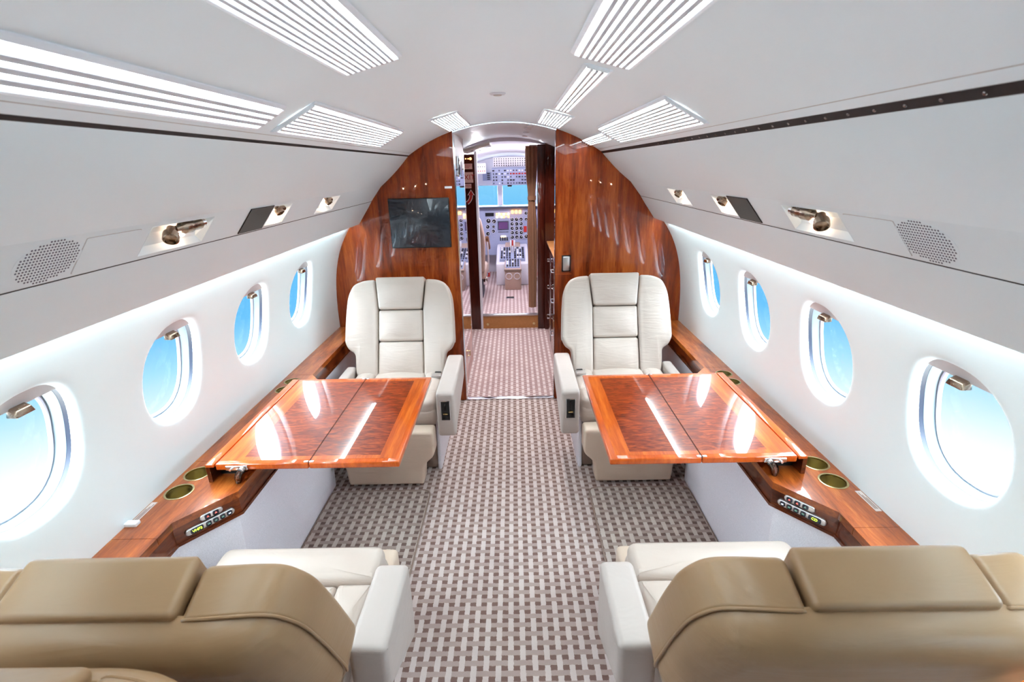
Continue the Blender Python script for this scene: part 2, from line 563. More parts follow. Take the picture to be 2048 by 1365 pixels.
# side walls with oval window openings
PITCHW = 0.546
WZ, WA, WB, WP = 0.942, 0.150, 0.176, 2.35      # opening centre height, half width, half height, superellipse power
def oval(th, sc_=1.0):
    c, s_ = cos(th), sin(th)
    r = (abs(c / WA) ** WP + abs(s_ / WB) ** WP) ** (-1 / WP)
    return r * c * sc_, r * s_ * sc_
def window_ys(s):
    base = 2.678 if s < 0 else 2.735
    return [base - PITCHW * k for k in range(0, 7)]
Z_LO, Z_HI = 0.50, 1.30
def side_wall(s):
    mb = MB()
    ys = window_ys(s)
    ths = sorted(set([2 * pi * i / 72 for i in range(72)] + [math.atan2(dz, dy) % (2 * pi) for dy in (-PITCHW / 2, PITCHW / 2) for dz in (Z_LO - WZ, Z_HI - WZ)]))
    def P(y, z, o=0.0): return (s * (prof(z) + o), y, z)
    for yc in ys:
        rings = []
        def rect(th):
            c, s_ = cos(th), sin(th)
            k = 1e9
            if abs(c) > 1e-9: k = min(k, PITCHW / 2 / abs(c))
            if s_ > 1e-9: k = min(k, (Z_HI - WZ) / s_)
            if s_ < -1e-9: k = min(k, (Z_LO - WZ) / s_)
            return k * c, k * s_
        for sc_, o in ((0.985, 0.03), (0.985, 0.018), (1.0, 0.009), (1.035, 0.003), (1.09, 0.0006), (1.16, 0.0)):
            rings.append([P(yc + oval(t, sc_)[0], WZ + oval(t, sc_)[1], o) for t in ths])
        for f in (0.2, 0.45, 0.72, 1.0):
            rings.append([P(yc + oval(t, 1.16)[0] * (1 - f) + rect(t)[0] * f, WZ + oval(t, 1.16)[1] * (1 - f) + rect(t)[1] * f) for t in ths])
        mb.grid(rings, closed=True)
    # plain stretches fore and aft
    zs = [Z_LO + (Z_HI - Z_LO) * i / 24 for i in range(25)]
    mb.grid([[P(y, z) for z in zs] for y in (ys[0] + PITCHW / 2, Y_BH + 0.03)])
    mb.grid([[P(y, z) for z in zs] for y in (Y_AFT, ys[-1] - PITCHW / 2)])
    # top closure behind the valance
    mb.grid([[P(y, Z_HI), (s * 0.905, y, 1.345), (s * 0.868, y, 1.412), (s * 0.80, y, 1.48)] for y in (Y_AFT, Y_BH + 0.03)])
    bmesh.ops.remove_doubles(mb.bm, verts=mb.bm.verts[:], dist=0.0004)
    return structure(mb.build('wall_left' if s < 0 else 'wall_right', 'wall_white', angle=60))
side_wall(-1); side_wall(1)

# windows: reveal, gap, gasket, pane, shade, pull
wcount = 0
def window(s, yc, n):
    nm = 'window_%d' % n
    root = thing(nm, (0, 0, 0), None, None, kind='structure')
    ths = [2 * pi * i / 64 for i in range(64)]
    def P(t, sc_, o):
        y, z = oval(t, sc_)
        return (s * (prof(WZ + z) + o), yc + y, WZ + z)
    MB_ = MB(); MB_.grid([[P(t, 1.05, 0.0285) for t in ths], [P(t, 0.985, 0.0295) for t in ths], [P(t, 0.985, 0.043) for t in ths]], closed=True)
    MB_.build('shade_channel', 'shade_gap', root)
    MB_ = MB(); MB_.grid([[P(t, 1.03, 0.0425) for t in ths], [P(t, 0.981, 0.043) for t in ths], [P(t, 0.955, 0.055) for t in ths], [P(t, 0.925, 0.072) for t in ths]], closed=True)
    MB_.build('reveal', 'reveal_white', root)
    MB_ = MB(); MB_.grid([[P(t, 0.93, 0.070) for t in ths], [P(t, 0.90, 0.067) for t in ths], [P(t, 0.88, 0.069) for t in ths], [P(t, 0.875, 0.077) for t in ths]], closed=True)
    MB_.build('gasket', 'gasket', root)
    MB_ = MB(); MB_.ngon([P(t, 0.92, 0.074) for t in ths])
    MB_.build('pane', 'window_glass', root, smooth=False)
    # shade, a little way down
    cut = 0.128
    pts = [(t, 1.0) for t in ths if oval(t, 1.0)[1] > cut]
    fr = [P(t, 1.0, 0.0255) for t, k in pts]; bk = [P(t, 1.0, 0.0285) for t, k in pts]
    m = MB(); m.hull(fr, bk); sh = m.build('shade', 'shade_fabric', root, smooth=False)
    m = MB()
    z0 = WZ + cut - 0.006
    xw = prof(z0)
    w = 0.027
    m.hull([(s * (xw + 0.026), yc - w, z0 - 0.004), (s * (xw + 0.026), yc + w, z0 - 0.004), (s * (xw + 0.026), yc + w * 0.75, z0 + 0.020), (s * (xw + 0.026), yc - w * 0.75, z0 + 0.020)],
           [(s * (xw + 0.002), yc - w * 0.9, z0 - 0.006), (s * (xw + 0.002), yc + w * 0.9, z0 - 0.006), (s * (xw + 0.004), yc + w * 0.68, z0 + 0.010), (s * (xw + 0.004), yc - w * 0.68, z0 + 0.010)], 0.0025)
    m.build('shade_pull', 'bronze', root)
for s in (-1, 1):
    for yc in window_ys(s):
        wcount += 1
        window(s, yc, wcount)

# ------------------------------------------------------------------ wooden bulkheads
def bulkhead(s, name):
    def top(x):
        if x <= X_CEIL + 0.012: return zc(min(x, 0.6)) + 0.008
        P = [(0.597, 1.652), (0.79, 1.487), (0.86, 1.397), (0.94, 1.305)]
        for (a, za), (b, zb) in zip(P, P[1:]):
            if x <= b: return za + (zb - za) * (x - a) / (b - a)
        lo, hi = 0.62, 1.35
        for k in range(40):
            mid = (lo + hi) / 2
            if prof(mid) + 0.012 > x: lo = mid
            else: hi = mid
        return lo
    xs = [0.312 + (0.597 - 0.312) * i / 10 for i in range(11)] + [0.66, 0.73, 0.79, 0.86, 0.94] + [0.94 + (1.16 - 0.94) * i / 14 for i in range(1, 15)]
    m = MB()
    fr = [[(s * x, Y_BH, z) for z in (0.0, top(x))] for x in xs]
    bk = [[(s * x, Y_BH + 0.035, z) for z in (0.0, top(x))] for x in xs]
    m.grid(fr); m.grid(bk)
    m.grid([[r[1] for r in fr], [r[1] for r in bk]]); m.grid([fr[0], bk[0]]); m.grid([fr[-1], bk[-1]])
    bmesh.ops.remove_doubles(m.bm, verts=m.bm.verts[:], dist=1e-5)
    return structure(m.build(name, 'wood_bulkhead', smooth=False))
bhL = bulkhead(-1, 'wall_front_left')
bhR = bulkhead(1, 'wall_front_right')
MB().box(-0.314, -0.306, Y_BH - 0.002, Y_BH + 0.037, 0.0, 1.78).build('edge_strip', 'chrome', bhL)
MB().box(0.3085, 0.3115, Y_BH - 0.001, Y_BH + 0.036, 0.0, 1.78).build('edge_strip', 'wood_dark', bhR)
# latch in its recess on the right half
m = MB().box(0.314, 0.418, Y_BH - 0.0016, Y_BH, 0.905, 1.03); m.build('latch_plate', 'wood_bulkhead', bhR)
m = MB().box(0.355, 0.414, Y_BH - 0.003, Y_BH - 0.001, 0.918, 1.026, 0.0008); m.build('latch_recess', 'black_plastic', bhR)
m = MB().box(0.362, 0.407, Y_BH - 0.016, Y_BH - 0.003, 0.926, 1.02, 0.006, 3); m.build('latch_handle', 'satin', bhR)
m = MB().box(0.313, 0.42, Y_BH - 0.0022, Y_BH - 0.0004, 0.901, 0.904); m.build('joint_line', 'wood_rim', bhR)
# small placard beside the door on the left half
pl = MB().box(-0.378, -0.333, Y_BH - 0.0025, Y_BH, 1.457, 1.47).build('placard', 'mark_white', smooth=False)
tag(pl, 'tiny white placard on the wooden bulkhead beside the doorway above the screen', 'placard')
# sill
structure(MB().box(-0.318, 0.318, Y_BH - 0.006, Y_BH + 0.032, 0.0, 0.009, 0.003).build('trim_1', 'chrome'))

# ------------------------------------------------------------------ overhead lockers
D0, D1, D2 = (0.591, 1.6475), (0.775, 1.475), (0.843, 1.389)
V0, V1 = (0.8435, 1.3865), (0.937, 1.250)
def strip_pt(s, y, v, h):
    dx, dz = D2[0] - D1[0], D2[1] - D1[1]
    l = sqrt(dx * dx + dz * dz)
    nx, nz = dz / l, -dx / l
    return (s * (D1[0] + dx * v + nx * h), y, D1[1] + dz * v + nz * h)
POCKETS = [(1.17, 1.425), (1.80, 1.945), (2.27, 2.50)]
def locker(s):
    side = 'left' if s < 0 else 'right'
    root = thing('overhead_locker', (s * 0.75, 0, 1.25), 'long pale grey overhead locker running above the %s row of windows' % side, 'locker', 'overhead lockers')
    L = Matrix.Translation((-s * 0.75, 0, -1.25))
    def put(mb, name, mat, **k):
        bmesh.ops.transform(mb.bm, matrix=L, verts=mb.bm.verts[:])
        return mb.build(name, mat, root, **k)
    ya, yb = Y_AFT, Y_BH
    gap = 0.0 if s < 0 else 0.008
    top = (D0[0] + gap * 0.73, D0[1] - gap * 0.68)
    # door panel: slightly bellied sheet with real thickness
    m = MB()
    rows = []
    for y in (ya, yb):
        r = []
        for i in range(9):
            t = i / 8
            b = 0.006 * sin(pi * t)
            r.append((s * (top[0] + (D1[0] - top[0]) * t - 0.68 * b), y, top[1] + (D1[1] - top[1]) * t - 0.73 * b))
        r.append((s * (D1[0] + 0.012), y, D1[1] + 0.012)); r.append((s * (top[0] + 0.014), y, top[1] + 0.008))
        rows.append(r)
    m.grid(rows, closed=True)
    put(m, 'locker_door', 'locker_grey')
    # dark channel above the door
    m = MB()
    m.prism([(s * (X_CEIL - 0.004), zc(X_CEIL) + 0.03), (s * (top[0] + 0.04), top[1] + 0.03), (s * (top[0] + 0.011), top[1] - 0.003), (s * (top[0] + 0.0005), top[1] - 0.0002), (s * (X_CEIL - 0.0002), zc(X_CEIL) - 0.0006)], 'y', ya, yb)
    ch = put(m, 'hinge_channel', 'groove_dark', smooth=False)
    if s > 0:
        cx, cz = (X_CEIL + top[0]) / 2, (zc(X_CEIL) + top[1]) / 2 - 0.0006
        for k in range(26):
            y = 0.45 + 0.062 * k
            q = MB().lathe((s * cx, y, cz), (-0.68 * s, 0, -0.73), [(0.0, 0.0016), (0.0022, 0.0012), (0.003, 0.0)], 8)
            bmesh.ops.transform(q.bm, matrix=L, verts=q.bm.verts[:])
            q.build('rivet', 'steel_dark', ch)
    m = MB()
    for (a, b) in ((0.0006, 0.0),):
        x = X_CEIL - 0.02
        m.hull([(s * x, ya, zc(x) - 0.0004), (s * x, yb, zc(x) - 0.0004), (s * (x + 0.0012), yb, zc(x + 0.0012) - 0.0004), (s * (x + 0.0012), ya, zc(x + 0.0012) - 0.0004)],
               [(s * x, ya, zc(x) + 0.001), (s * x, yb, zc(x) + 0.001), (s * (x + 0.0012), yb, zc(x + 0.0012) + 0.001), (s * (x + 0.0012), ya, zc(x + 0.0012) + 0.001)])
    put(m, 'joint_line', 'fabric_grey', smooth=False)
    # service strip with openings for the lamps
    m = MB()
    def piece(y0, y1, v0, v1):
        m.hull([strip_pt(s, y0, v0, 0), strip_pt(s, y1, v0, 0), strip_pt(s, y1, v1, 0), strip_pt(s, y0, v1, 0)],
               [strip_pt(s, y0, v0, -0.008), strip_pt(s, y1, v0, -0.008), strip_pt(s, y1, v1, -0.008), strip_pt(s, y0, v1, -0.008)])
    y = ya
    for (p0, p1) in POCKETS:
        piece(y, p0, 0.0, 1.0)
        piece(p0, p1, 0.0, 0.12); piece(p0, p1, 0.90, 1.0)
        y = p1
    piece(y, yb, 0.0, 1.0)
    put(m, 'service_strip', 'locker_grey', smooth=False)
    m = MB().prism([(s * D2[0], D2[1]), (s * (D2[0] + 0.014), D2[1] + 0.008), (s * (V0[0] + 0.014), V0[1] + 0.006), (s * (V0[0] + 0.001), V0[1] - 0.0002)], 'y', ya, yb)
    put(m, 'seam', 'groove_dark', smooth=False)
    # valance with a rolled lower lip
    m = MB()
    sec = [V0, (0.868, 1.349), (0.895, 1.311), (0.920, 1.275), (0.933, 1.256), (0.9375, 1.2505), (0.941, 1.252), (0.941, 1.256), (0.928, 1.275), (0.875, 1.352), (0.852, 1.388)]
    m.prism([(s * x, z) for x, z in sec], 'y', ya, yb)
    put(m, 'valance', 'locker_grey', angle=50)
    # access panel outline
    m = MB()
    y0, y1 = (0.985, 1.135) if s < 0 else (0.995, 1.15)
    def rr(h, g):
        P = round_poly([(y0 - g, 0.13 - g * 9), (y1 + g, 0.13 - g * 9), (y1 + g, 0.93 + g * 6), (y0 - g, 0.93 + g * 6)], 0.015, 4, 0.5)
        return [strip_pt(s, p.x, p.y, h) for p in P]
    m.hull(rr(0.0004, 0.0012), rr(-0.001, 0.0012)); put(m, 'panel_gap', 'fabric_grey', smooth=False)
    m = MB(); m.hull(rr(0.0012, 0.0), rr(-0.001, 0.0)); put(m, 'access_panel', 'locker_grey', smooth=False)
    return root
locker(-1); locker(1)

# cove tubes behind the valances
for s in (-1, 1):
    side = 'left' if s < 0 else 'right'
    t = thing('cove_light', (s * 0.957, 0.8, 1.268), 'thin tube light tucked behind the valance above the %s windows' % side, 'light', 'cove lights')
    MB().cyl((0, Y_AFT + 0.75, 0), (0, Y_BH - 0.86, 0), 0.007, n=10).build('tube', 'cove_tube', t)
    for y in (Y_AFT + 0.75, -0.8, 0.2, 1.2, Y_BH - 0.86):
        MB().box(-0.008, 0.004, y - 0.01, y + 0.01, 0.004, 0.03, 0.002).build('clip', 'slat_white', t)

# ------------------------------------------------------------------ ceiling lamps
def ceiling_light(name_label, s, xa, xb, y0, y1, nslat):
    xm = s * (xa + xb) / 2
    root = thing('ceiling_light', (xm, (y0 + y1) / 2, zc(xm)), name_label, 'ceiling light', 'slatted ceiling lights')
    L = Matrix.Translation((-xm, -(y0 + y1) / 2, -zc(xm)))
    def pt(x, y, h):
        k = (AR - h) / AR
        return (s * x * k, y, AC + (zc(x) - AC) * k)
    def put(m, name, mat, **k):
        bmesh.ops.transform(m.bm, matrix=L, verts=m.bm.verts[:])
        return m.build(name, mat, root, **k)
    m = MB()
    xs = [xa + (xb - xa) * i / 6 for i in range(7)]
    m.grid([[pt(x, y, 0.002) for x in xs] for y in (y0, y1)])
    put(m, 'diffuser', 'lamp_panel')
    fwid = 0.009
    for (a, b, c, d) in ((xa - fwid, xa, y0 - fwid, y1 + fwid), (xb, xb + fwid, y0 - fwid, y1 + fwid)):
        m = MB(); m.hull([pt(a, c, 0), pt(b, c, 0), pt(b, d, 0), pt(a, d, 0)], [pt(a, c, 0.003), pt(b, c, 0.007), pt(b, d, 0.007), pt(a, d, 0.003)] if b == xa else [pt(a, c, 0.007), pt(b, c, 0.003), pt(b, d, 0.003), pt(a, d, 0.007)], 0.001, 1)
        put(m, 'frame_side', 'frame_white')
    for (c, d) in ((y0 - fwid, y0), (y1, y1 + fwid)):
        m = MB(); m.hull([pt(xa, c, 0), pt(xb, c, 0), pt(xb, d, 0), pt(xa, d, 0)], [pt(xa, c, 0.009), pt(xb, c, 0.009), pt(xb, d, 0.009), pt(xa, d, 0.009)], 0.001, 1)
        put(m, 'frame_end', 'frame_white')
    p = (xb - xa) / (nslat + 1)
    for i in range(1, nslat + 1):
        x = xa + p * i
        w = p * 0.29
        m = MB(); m.hull([pt(x - w * 0.6, y0, 0.003), pt(x + w * 0.6, y0, 0.003), pt(x + w * 0.6, y1, 0.003), pt(x - w * 0.6, y1, 0.003)],
                         [pt(x - w, y0, 0.0115), pt(x + w, y0, 0.0115), pt(x + w, y1, 0.0115), pt(x - w, y1, 0.0115)], 0.0008, 1)
        put(m, 'slat', 'slat_white')
    return root
ceiling_light('slatted ceiling light cut by the left edge of the picture above the left locker', -1, 0.478, 0.545, 0.16, 1.25, 3)
ceiling_light('broad slatted ceiling light at the top edge, left of the aisle', -1, 0.20, 0.318, 0.16, 1.235, 9)
ceiling_light('slatted ceiling light above the left table, next to the left locker', -1, 0.440, 0.547, 1.355, 2.385, 8)
ceiling_light('small slatted ceiling light just above the left bulkhead by the doorway', -1, 0.20, 0.318, 2.43, 3.13, 8)
ceiling_light('broad slatted ceiling light at the top edge, right of the aisle', 1, 0.19, 0.314, 0.16, 1.25, 8)
ceiling_light('narrow four-slot ceiling light right of the aisle between two broad ones', 1, 0.232, 0.285, 1.355, 2.28, 3)
ceiling_light('small slatted ceiling light just above the right bulkhead by the doorway', 1, 0.197, 0.318, 2.43, 3.06, 8)
ceiling_light('slatted ceiling light above the right table, next to the right locker', 1, 0.440, 0.547, 1.40, 2.45, 8)
ceiling_light('short narrow ceiling light touching the top of the right bulkhead', 1, 0.47, 0.52, 2.53, 3.22, 3)
d = thing('smoke_detector', (-0.003, 2.03, zc(0)), 'small flat grey disc in the middle of the ceiling', 'smoke detector')
MB().lathe((0, 0, 0), (0, 0, -1), [(0.030, 0), (0.030, 0.003), (0.026, 0.006), (0.02, 0.006), (0.0, 0.006)]).build('disc', 'slat_white', d)
MB().lathe((0, 0, 0), (0, 0, -1), [(0.016, 0.006), (0.015, 0.009), (0.0, 0.009)]).build('cap', 'fabric_grey', d)

# ------------------------------------------------------------------ reading lamps, speakers, displays in the service strip
def reading_lamp(s, y0, y1, big, label):
    o = strip_pt(s, (y0 + y1) / 2, 0.5, 0)
    root = thing('reading_lamp', o, label, 'reading lamp', 'overhead reading lamps')
    L = Matrix.Translation(-Vector(o))
    def put(m, name, mat, **k):
        bmesh.ops.transform(m.bm, matrix=L, verts=m.bm.verts[:])
        return m.build(name, mat, root, **k)
    g = 0.012
    R0 = [strip_pt(s, y0, 0.12, 0.0005), strip_pt(s, y1, 0.12, 0.0005), strip_pt(s, y1, 0.90, 0.0005), strip_pt(s, y0, 0.90, 0.0005)]
    R1 = [strip_pt(s, y0 + g, 0.14, -0.05), strip_pt(s, y1 - g, 0.14, -0.05), strip_pt(s, y1 - g, 0.80, -0.016), strip_pt(s, y0 + g, 0.80, -0.016)]
    m = MB(); m.grid([R0, R1], closed=True); m.ngon(R1)
    put(m, 'pocket', 'panel_white', smooth=False)
    yc = (y0 + y1) / 2
    def head(y, v, h, r, l, ax, mat):
        c = Vector(strip_pt(s, y, v, h)); a = Vector(ax).normalized()
        m = MB().lathe(c, a, [(0.0, -l * 0.6), (r * 0.55, -l * 0.6), (r * 0.62, -l * 0.25), (r * 0.95, -l * 0.1), (r, l * 0.1), (r * 0.98, l * 0.42), (r * 0.86, l * 0.45), (r * 0.8, l * 0.2), (0.0, l * 0.15)], 20)
        return put(m, 'lamp_head', mat, angle=35)
    inward = Vector((-s * 0.55, -0.15, -0.8))
    if big:
        a = Vector((-s * 0.3, -0.75, -0.6))
        head(yc - 0.045, 0.42, 0.004, 0.0185, 0.04, a, 'bronze')
        c0 = Vector(strip_pt(s, yc - 0.02, 0.36, -0.006)); c1 = Vector(strip_pt(s, yc + 0.075, 0.30, -0.004))
        m = MB().tube([c0, c0.lerp(c1, 0.22), c0.lerp(c1, 0.3), c0.lerp(c1, 0.6), c0.lerp(c1, 0.64), c1], [0.008, 0.009, 0.0165, 0.017, 0.0145, 0.0145], 18)
        put(m, 'arm', 'bronze', angle=35)
        m = MB().tube([c1, c1.lerp(c0, -0.18)], 0.011, 16); put(m, 'swivel', 'chrome', angle=35)
    else:
        head(yc - 0.01, 0.36, -0.004, 0.0155, 0.032, inward, 'bronze')
        c = Vector(strip_pt(s, yc + 0.022, 0.36, -0.01))
        m = MB().tube([c - Vector((0, 0.03, 0)), c, c + Vector((0, 0.022, 0))], [0.006, 0.010, 0.010], 14); put(m, 'arm', 'bronze', angle=35)
    b = Vector(strip_pt(s, yc + (0.02 if big else 0.015), 0.55, -0.004))
    m = MB().lathe(b, (-s * 0.6, 0, -0.8), [(0.0, 0.005), (0.004, 0.004), (0.006, 0.0), (0.004, -0.004), (0.0, -0.005)], 10)
    put(m, 'bulb', 'lamp_warm')
    return root
for s, side in ((-1, 'left'), (1, 'right')):
    reading_lamp(s, *POCKETS[0], True, 'large bronze swivel reading lamp glowing in the %s service strip above the table' % side)
    reading_lamp(s, *POCKETS[1], False, 'small reading lamp next to the black panel in the %s service strip' % side)
    reading_lamp(s, *POCKETS[2], False, 'small reading lamp of the %s service strip nearest the wooden bulkhead' % side)
    # black display
    y0, y1 = 1.625, 1.785
    o = strip_pt(s, (y0 + y1) / 2, 0.5, 0)
    m = MB(); m.hull([strip_pt(s, y0, 0.06, 0.0035), strip_pt(s, y1, 0.06, 0.0035), strip_pt(s, y1, 0.95, 0.0035), strip_pt(s, y0, 0.95, 0.0035)],
                     [strip_pt(s, y0, 0.06, 0.0), strip_pt(s, y1, 0.06, 0.0), strip_pt(s, y1, 0.95, 0.0), strip_pt(s, y0, 0.95, 0.0)], 0.001, 1)
    tag(m.build('sign_panel', 'black_plastic', None), 'blank black rectangular panel in the %s service strip' % side, 'panel', 'black service panels')
    # speaker
    yc = 0.915 if s < 0 else 0.935
    t = thing('speaker', strip_pt(s, yc, 0.5, 0), 'round perforated speaker grille in the %s service strip' % side, 'speaker', 'speaker grilles')
    L = Matrix.Translation(-Vector(strip_pt(s, yc, 0.5, 0)))
    # flush plate
    m = MB(); n = 40
    def ell(k, h): return [strip_pt(s, yc + 0.071 * k * cos(2 * pi * i / n), 0.5 + 0.47 * k * sin(2 * pi * i / n), h) for i in range(n)]
    m.hull(ell(1.0, 0.0006), ell(1.0, 0.0)); bmesh.ops.transform(m.bm, matrix=L, verts=m.bm.verts[:]); m.build('grille', 'locker_grey', t, smooth=False)
    m = MB()
    for i in range(-10, 11):
        for j in range(-7, 8):
            a, b = i * 0.0068, j * 0.0068
            vv = b / 0.1096
            if (a / 0.067) ** 2 + (vv / 0.45) ** 2 < 1:
                q = [strip_pt(s, yc + a + 0.0019 * cos(k * pi / 3), 0.5 + vv + 0.0019 / 0.1096 * sin(k * pi / 3), 0.0011) for k in range(6)]
                q2 = [strip_pt(s, yc + a + 0.0019 * cos(k * pi / 3), 0.5 + vv + 0.0019 / 0.1096 * sin(k * pi / 3), 0.0) for k in range(6)]
                m.hull(q, q2)
    bmesh.ops.transform(m.bm, matrix=L, verts=m.bm.verts[:])
    m.build('perforations', 'cockpit_dark', t, smooth=False)['kind'] = 'stuff'

# ------------------------------------------------------------------ side ledges with cup holders and call panels
LZ0, LZ1 = 0.545, 0.570
XI, XT = 1.025, 0.897
def inner_pts():
    return [(XI, Y_BH), (XI, 2.41), (XT, 2.25), (XT, 1.415), (XI - 0.005, 1.258), (XI - 0.005, Y_AFT)]
def inner_x(y):
    P = inner_pts()
    for (x0, y0), (x1, y1) in zip(P, P[1:]):
        if y1 <= y <= y0:
            return x0 + (x1 - x0) * (y0 - y) / max(1e-9, y0 - y1)
    return XI
CUPS = [(1.092, 1.415, 0.041), (1.092, 1.52, 0.041), (1.092, 2.225, 0.036), (1.092, 2.325, 0.036)]
def ledge(s):
    side = 'left' if s < 0 else 'right'
    root = thing('side_ledge', (s * 1.1, 0, LZ0), 'lacquered wooden side ledge with cup holders under the %s windows' % side, 'ledge', 'side ledges')
    L = Matrix.Translation((-s * 1.1, 0, -LZ0))
    def put(mb, name, mat, parent=root, **k):
        bmesh.ops.transform(mb.bm, matrix=L, verts=mb.bm.verts[:])
        return mb.build(name, mat, parent, **k)
    cuts = [Y_BH, 2.70, 2.41, 1.60, 1.19, 0.35, Y_AFT]
    P = inner_pts()
    for y1, y0 in zip(cuts, cuts[1:]):
        a, b = y0 + 0.0008, y1 - 0.0008
        pts = [(inner_x(b) - 0.004, b)] + [(x - 0.004, y) for x, y in P if a < y < b] + [(inner_x(a) - 0.004, a)]
        outer = 1.153
        poly = [(s * x, y) for x, y in pts] + [(s * outer, a), (s * outer, b)]
        holes = [c for c in CUPS if a + 0.05 < c[1] < b - 0.05 or (a < c[1] < b)]
        bm = bmesh.new()
        # top with round holes: triangulated fill
        edges = []
        def loop(pp, z):
            v = [bm.verts.new((x, y, z)) for x, y in pp]
            return v, [bm.edges.new((v[i], v[(i + 1) % len(v)])) for i in range(len(v))]
        vt, et = loop(poly, LZ1); edges += et
        hv = []
        for (cx, cy, r) in holes:
            h, eh = loop([(s * cx + r * cos(2 * pi * i / 28), cy + r * sin(2 * pi * i / 28)) for i in range(28)], LZ1)
            edges += eh; hv.append(h)
        bmesh.ops.triangle_fill(bm, use_beauty=True, edges=edges)
        # drop faces that fill a hole
        for f in list(bm.faces):
            c = f.calc_center_median()
            if any((c.x - s * cx) ** 2 + (c.y - cy) ** 2 < (r * 0.97) ** 2 for cx, cy, r in holes):
                bm.faces.remove(f)
        vb = [bm.verts.new((v.co.x, v.co.y, LZ0)) for v in vt]
        for i in range(len(vt)):
            j = (i + 1) % len(vt)
            bm.faces.new((vt[i], vt[j], vb[j], vb[i]))
        for h in hv:
            hb = [bm.verts.new((v.co.x, v.co.y, LZ0)) for v in h]
            for i in range(len(h)):
                j = (i + 1) % len(h)
                bm.faces.new((h[j], h[i], hb[i], hb[j]))
        bmesh.ops.transform(bm, matrix=L, verts=bm.verts[:])
        from_bm('ledge_panel', bm, 'wood_ledge', root, smooth=False)
    # fascia below the top, following the same plan
    def band(off0, off1, z0, z1, name, mat, ya=Y_AFT, yb=Y_BH):
        PP = [(x, min(yb, max(ya, y))) for x, y in P]
        for (A, B) in zip(PP, PP[1:]):
            if abs(A[1] - B[1]) < 0.012: continue
            m = MB()
            m.hull([(s * (A[0] + off0), A[1], z0), (s * (B[0] + off0), B[1], z0), (s * (B[0] + off0), B[1], z1), (s * (A[0] + off0), A[1], z1)],
                   [(s * (A[0] + off1), A[1], z0), (s * (B[0] + off1), B[1], z0), (s * (B[0] + off1), B[1], z1), (s * (A[0] + off1), A[1], z1)])
            put(m, name, mat, smooth=False)
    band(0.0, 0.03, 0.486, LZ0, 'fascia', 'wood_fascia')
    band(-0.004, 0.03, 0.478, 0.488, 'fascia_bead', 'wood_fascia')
    # cup holders
    for (cx, cy, r) in CUPS:
        h = thing('cup_holder', (s * (cx - 1.1), cy, LZ1 - LZ0), None, None); h.parent = root
        MB().lathe((0, 0, 0), (0, 0, 1), [(r - 0.002, -0.004), (r - 0.002, 0.0015), (r + 0.001, 0.0025), (r + 0.004, 0.0015), (r + 0.004, 0.0)], 32).build('rim', 'brass', h)
        MB().lathe((0, 0, 0), (0, 0, 1), [(r - 0.0015, 0.0), (r - 0.003, -0.03), (r - 0.004, -0.062), (0.0, -0.064)], 32).build('bowl', 'brass_dark', h)
    # printed placard strip
    m = MB().box(s * 1.128, s * 1.146, 1.26, 1.36, LZ1, LZ1 + 0.0012); put(m, 'placard', 'placard', smooth=False)
    for k in range(3):
        m = MB().box(s * (1.1315 + k * 0.0042), s * (1.1335 + k * 0.0042), 1.27, 1.35 - 0.012 * k, LZ1 + 0.0012, LZ1 + 0.0016); put(m, 'print_line', 'print_brown', smooth=False)
    if s < 0:
        m = MB().box(s * 1.112, s * 1.15, 1.24, 1.262, LZ1, LZ1 + 0.012, 0.003); put(m, 'clip', 'panel_white')
    # call panels on the slanting face
    A = Vector((s * XT, 1.415, 0)); B = Vector((s * (XI - 0.005), 1.258, 0))
    ex = (B - A).normalized()
    nz = Vector((0, 0, 1))
    nrm = ex.cross(nz)
    if nrm.x * s > 0: nrm = -nrm
    ln = (B - A).length
    def fpt(a, z, h): return A + ex * a + nz * z + nrm * h
    def pill(a0, a1, zc_, hz, name):
        r = hz
        out = []
        for i in range(13):
            t = pi / 2 + pi * i / 12
            out.append((a0 + r + r * cos(t), zc_ + r * sin(t)))
        for i in range(13):
            t = -pi / 2 + pi * i / 12
            out.append((a1 - r + r * cos(t), zc_ + r * sin(t)))
        ol = [Vector(p) for p in out]
        m = MB(); puff(m, ol, -0.002, 0.008, 0.004, 0.0006, lambda a, z, t: fpt(a, z, t), 0.001)
        return put(m, name, 'satin')
    def button(par, a, z, w, h, mat='button_navy'):
        ol = round_poly([(a - w, z - h), (a + w, z - h), (a + w, z + h), (a - w, z + h)], min(w, h) * 0.7, 4, 0.5)
        m = MB(); puff(m, ol, 0.006, 0.0098, 0.001, 0.0004, lambda p, q, t: fpt(p, q, t), 0.0005, inner=(0.6,), arc=2)
        return put(m, 'button', mat, par)
    def icon(par, a, z, r, mat, kind='tri'):
        m = MB()
        if kind == 'tri':
            pts = [(a + r * cos(pi / 2 + k * 2 * pi / 3), z + r * sin(pi / 2 + k * 2 * pi / 3)) for k in range(3)]
            pi_ = [(a + 0.45 * (p[0] - a), z + 0.45 * (p[1] - z)) for p in pts]
            for k in range(3):
                q = [pts[k], pts[(k + 1) % 3], pi_[(k + 1) % 3], pi_[k]]
                m.hull([fpt(p[0], p[1], 0.0107) for p in q], [fpt(p[0], p[1], 0.0098) for p in q])
        else:
            for dz in (-0.4, 0.35):
                q = [(a - r, z + dz * r - r * 0.16), (a + r, z + dz * r - r * 0.16), (a + r * 0.8, z + dz * r + r * 0.16), (a - r * 0.8, z + dz * r + r * 0.16)]
                m.hull([fpt(p[0], p[1], 0.0107) for p in q], [fpt(p[0], p[1], 0.0098) for p in q])
        put(m, 'icon', mat, par, smooth=False)
    lo = pill(0.022, 0.172, 0.511, 0.0115, 'control_bar')
    hi = pill(0.040 if s > 0 else 0.055, 0.135 if s > 0 else 0.125, 0.5375, 0.0105, 'control_bar')
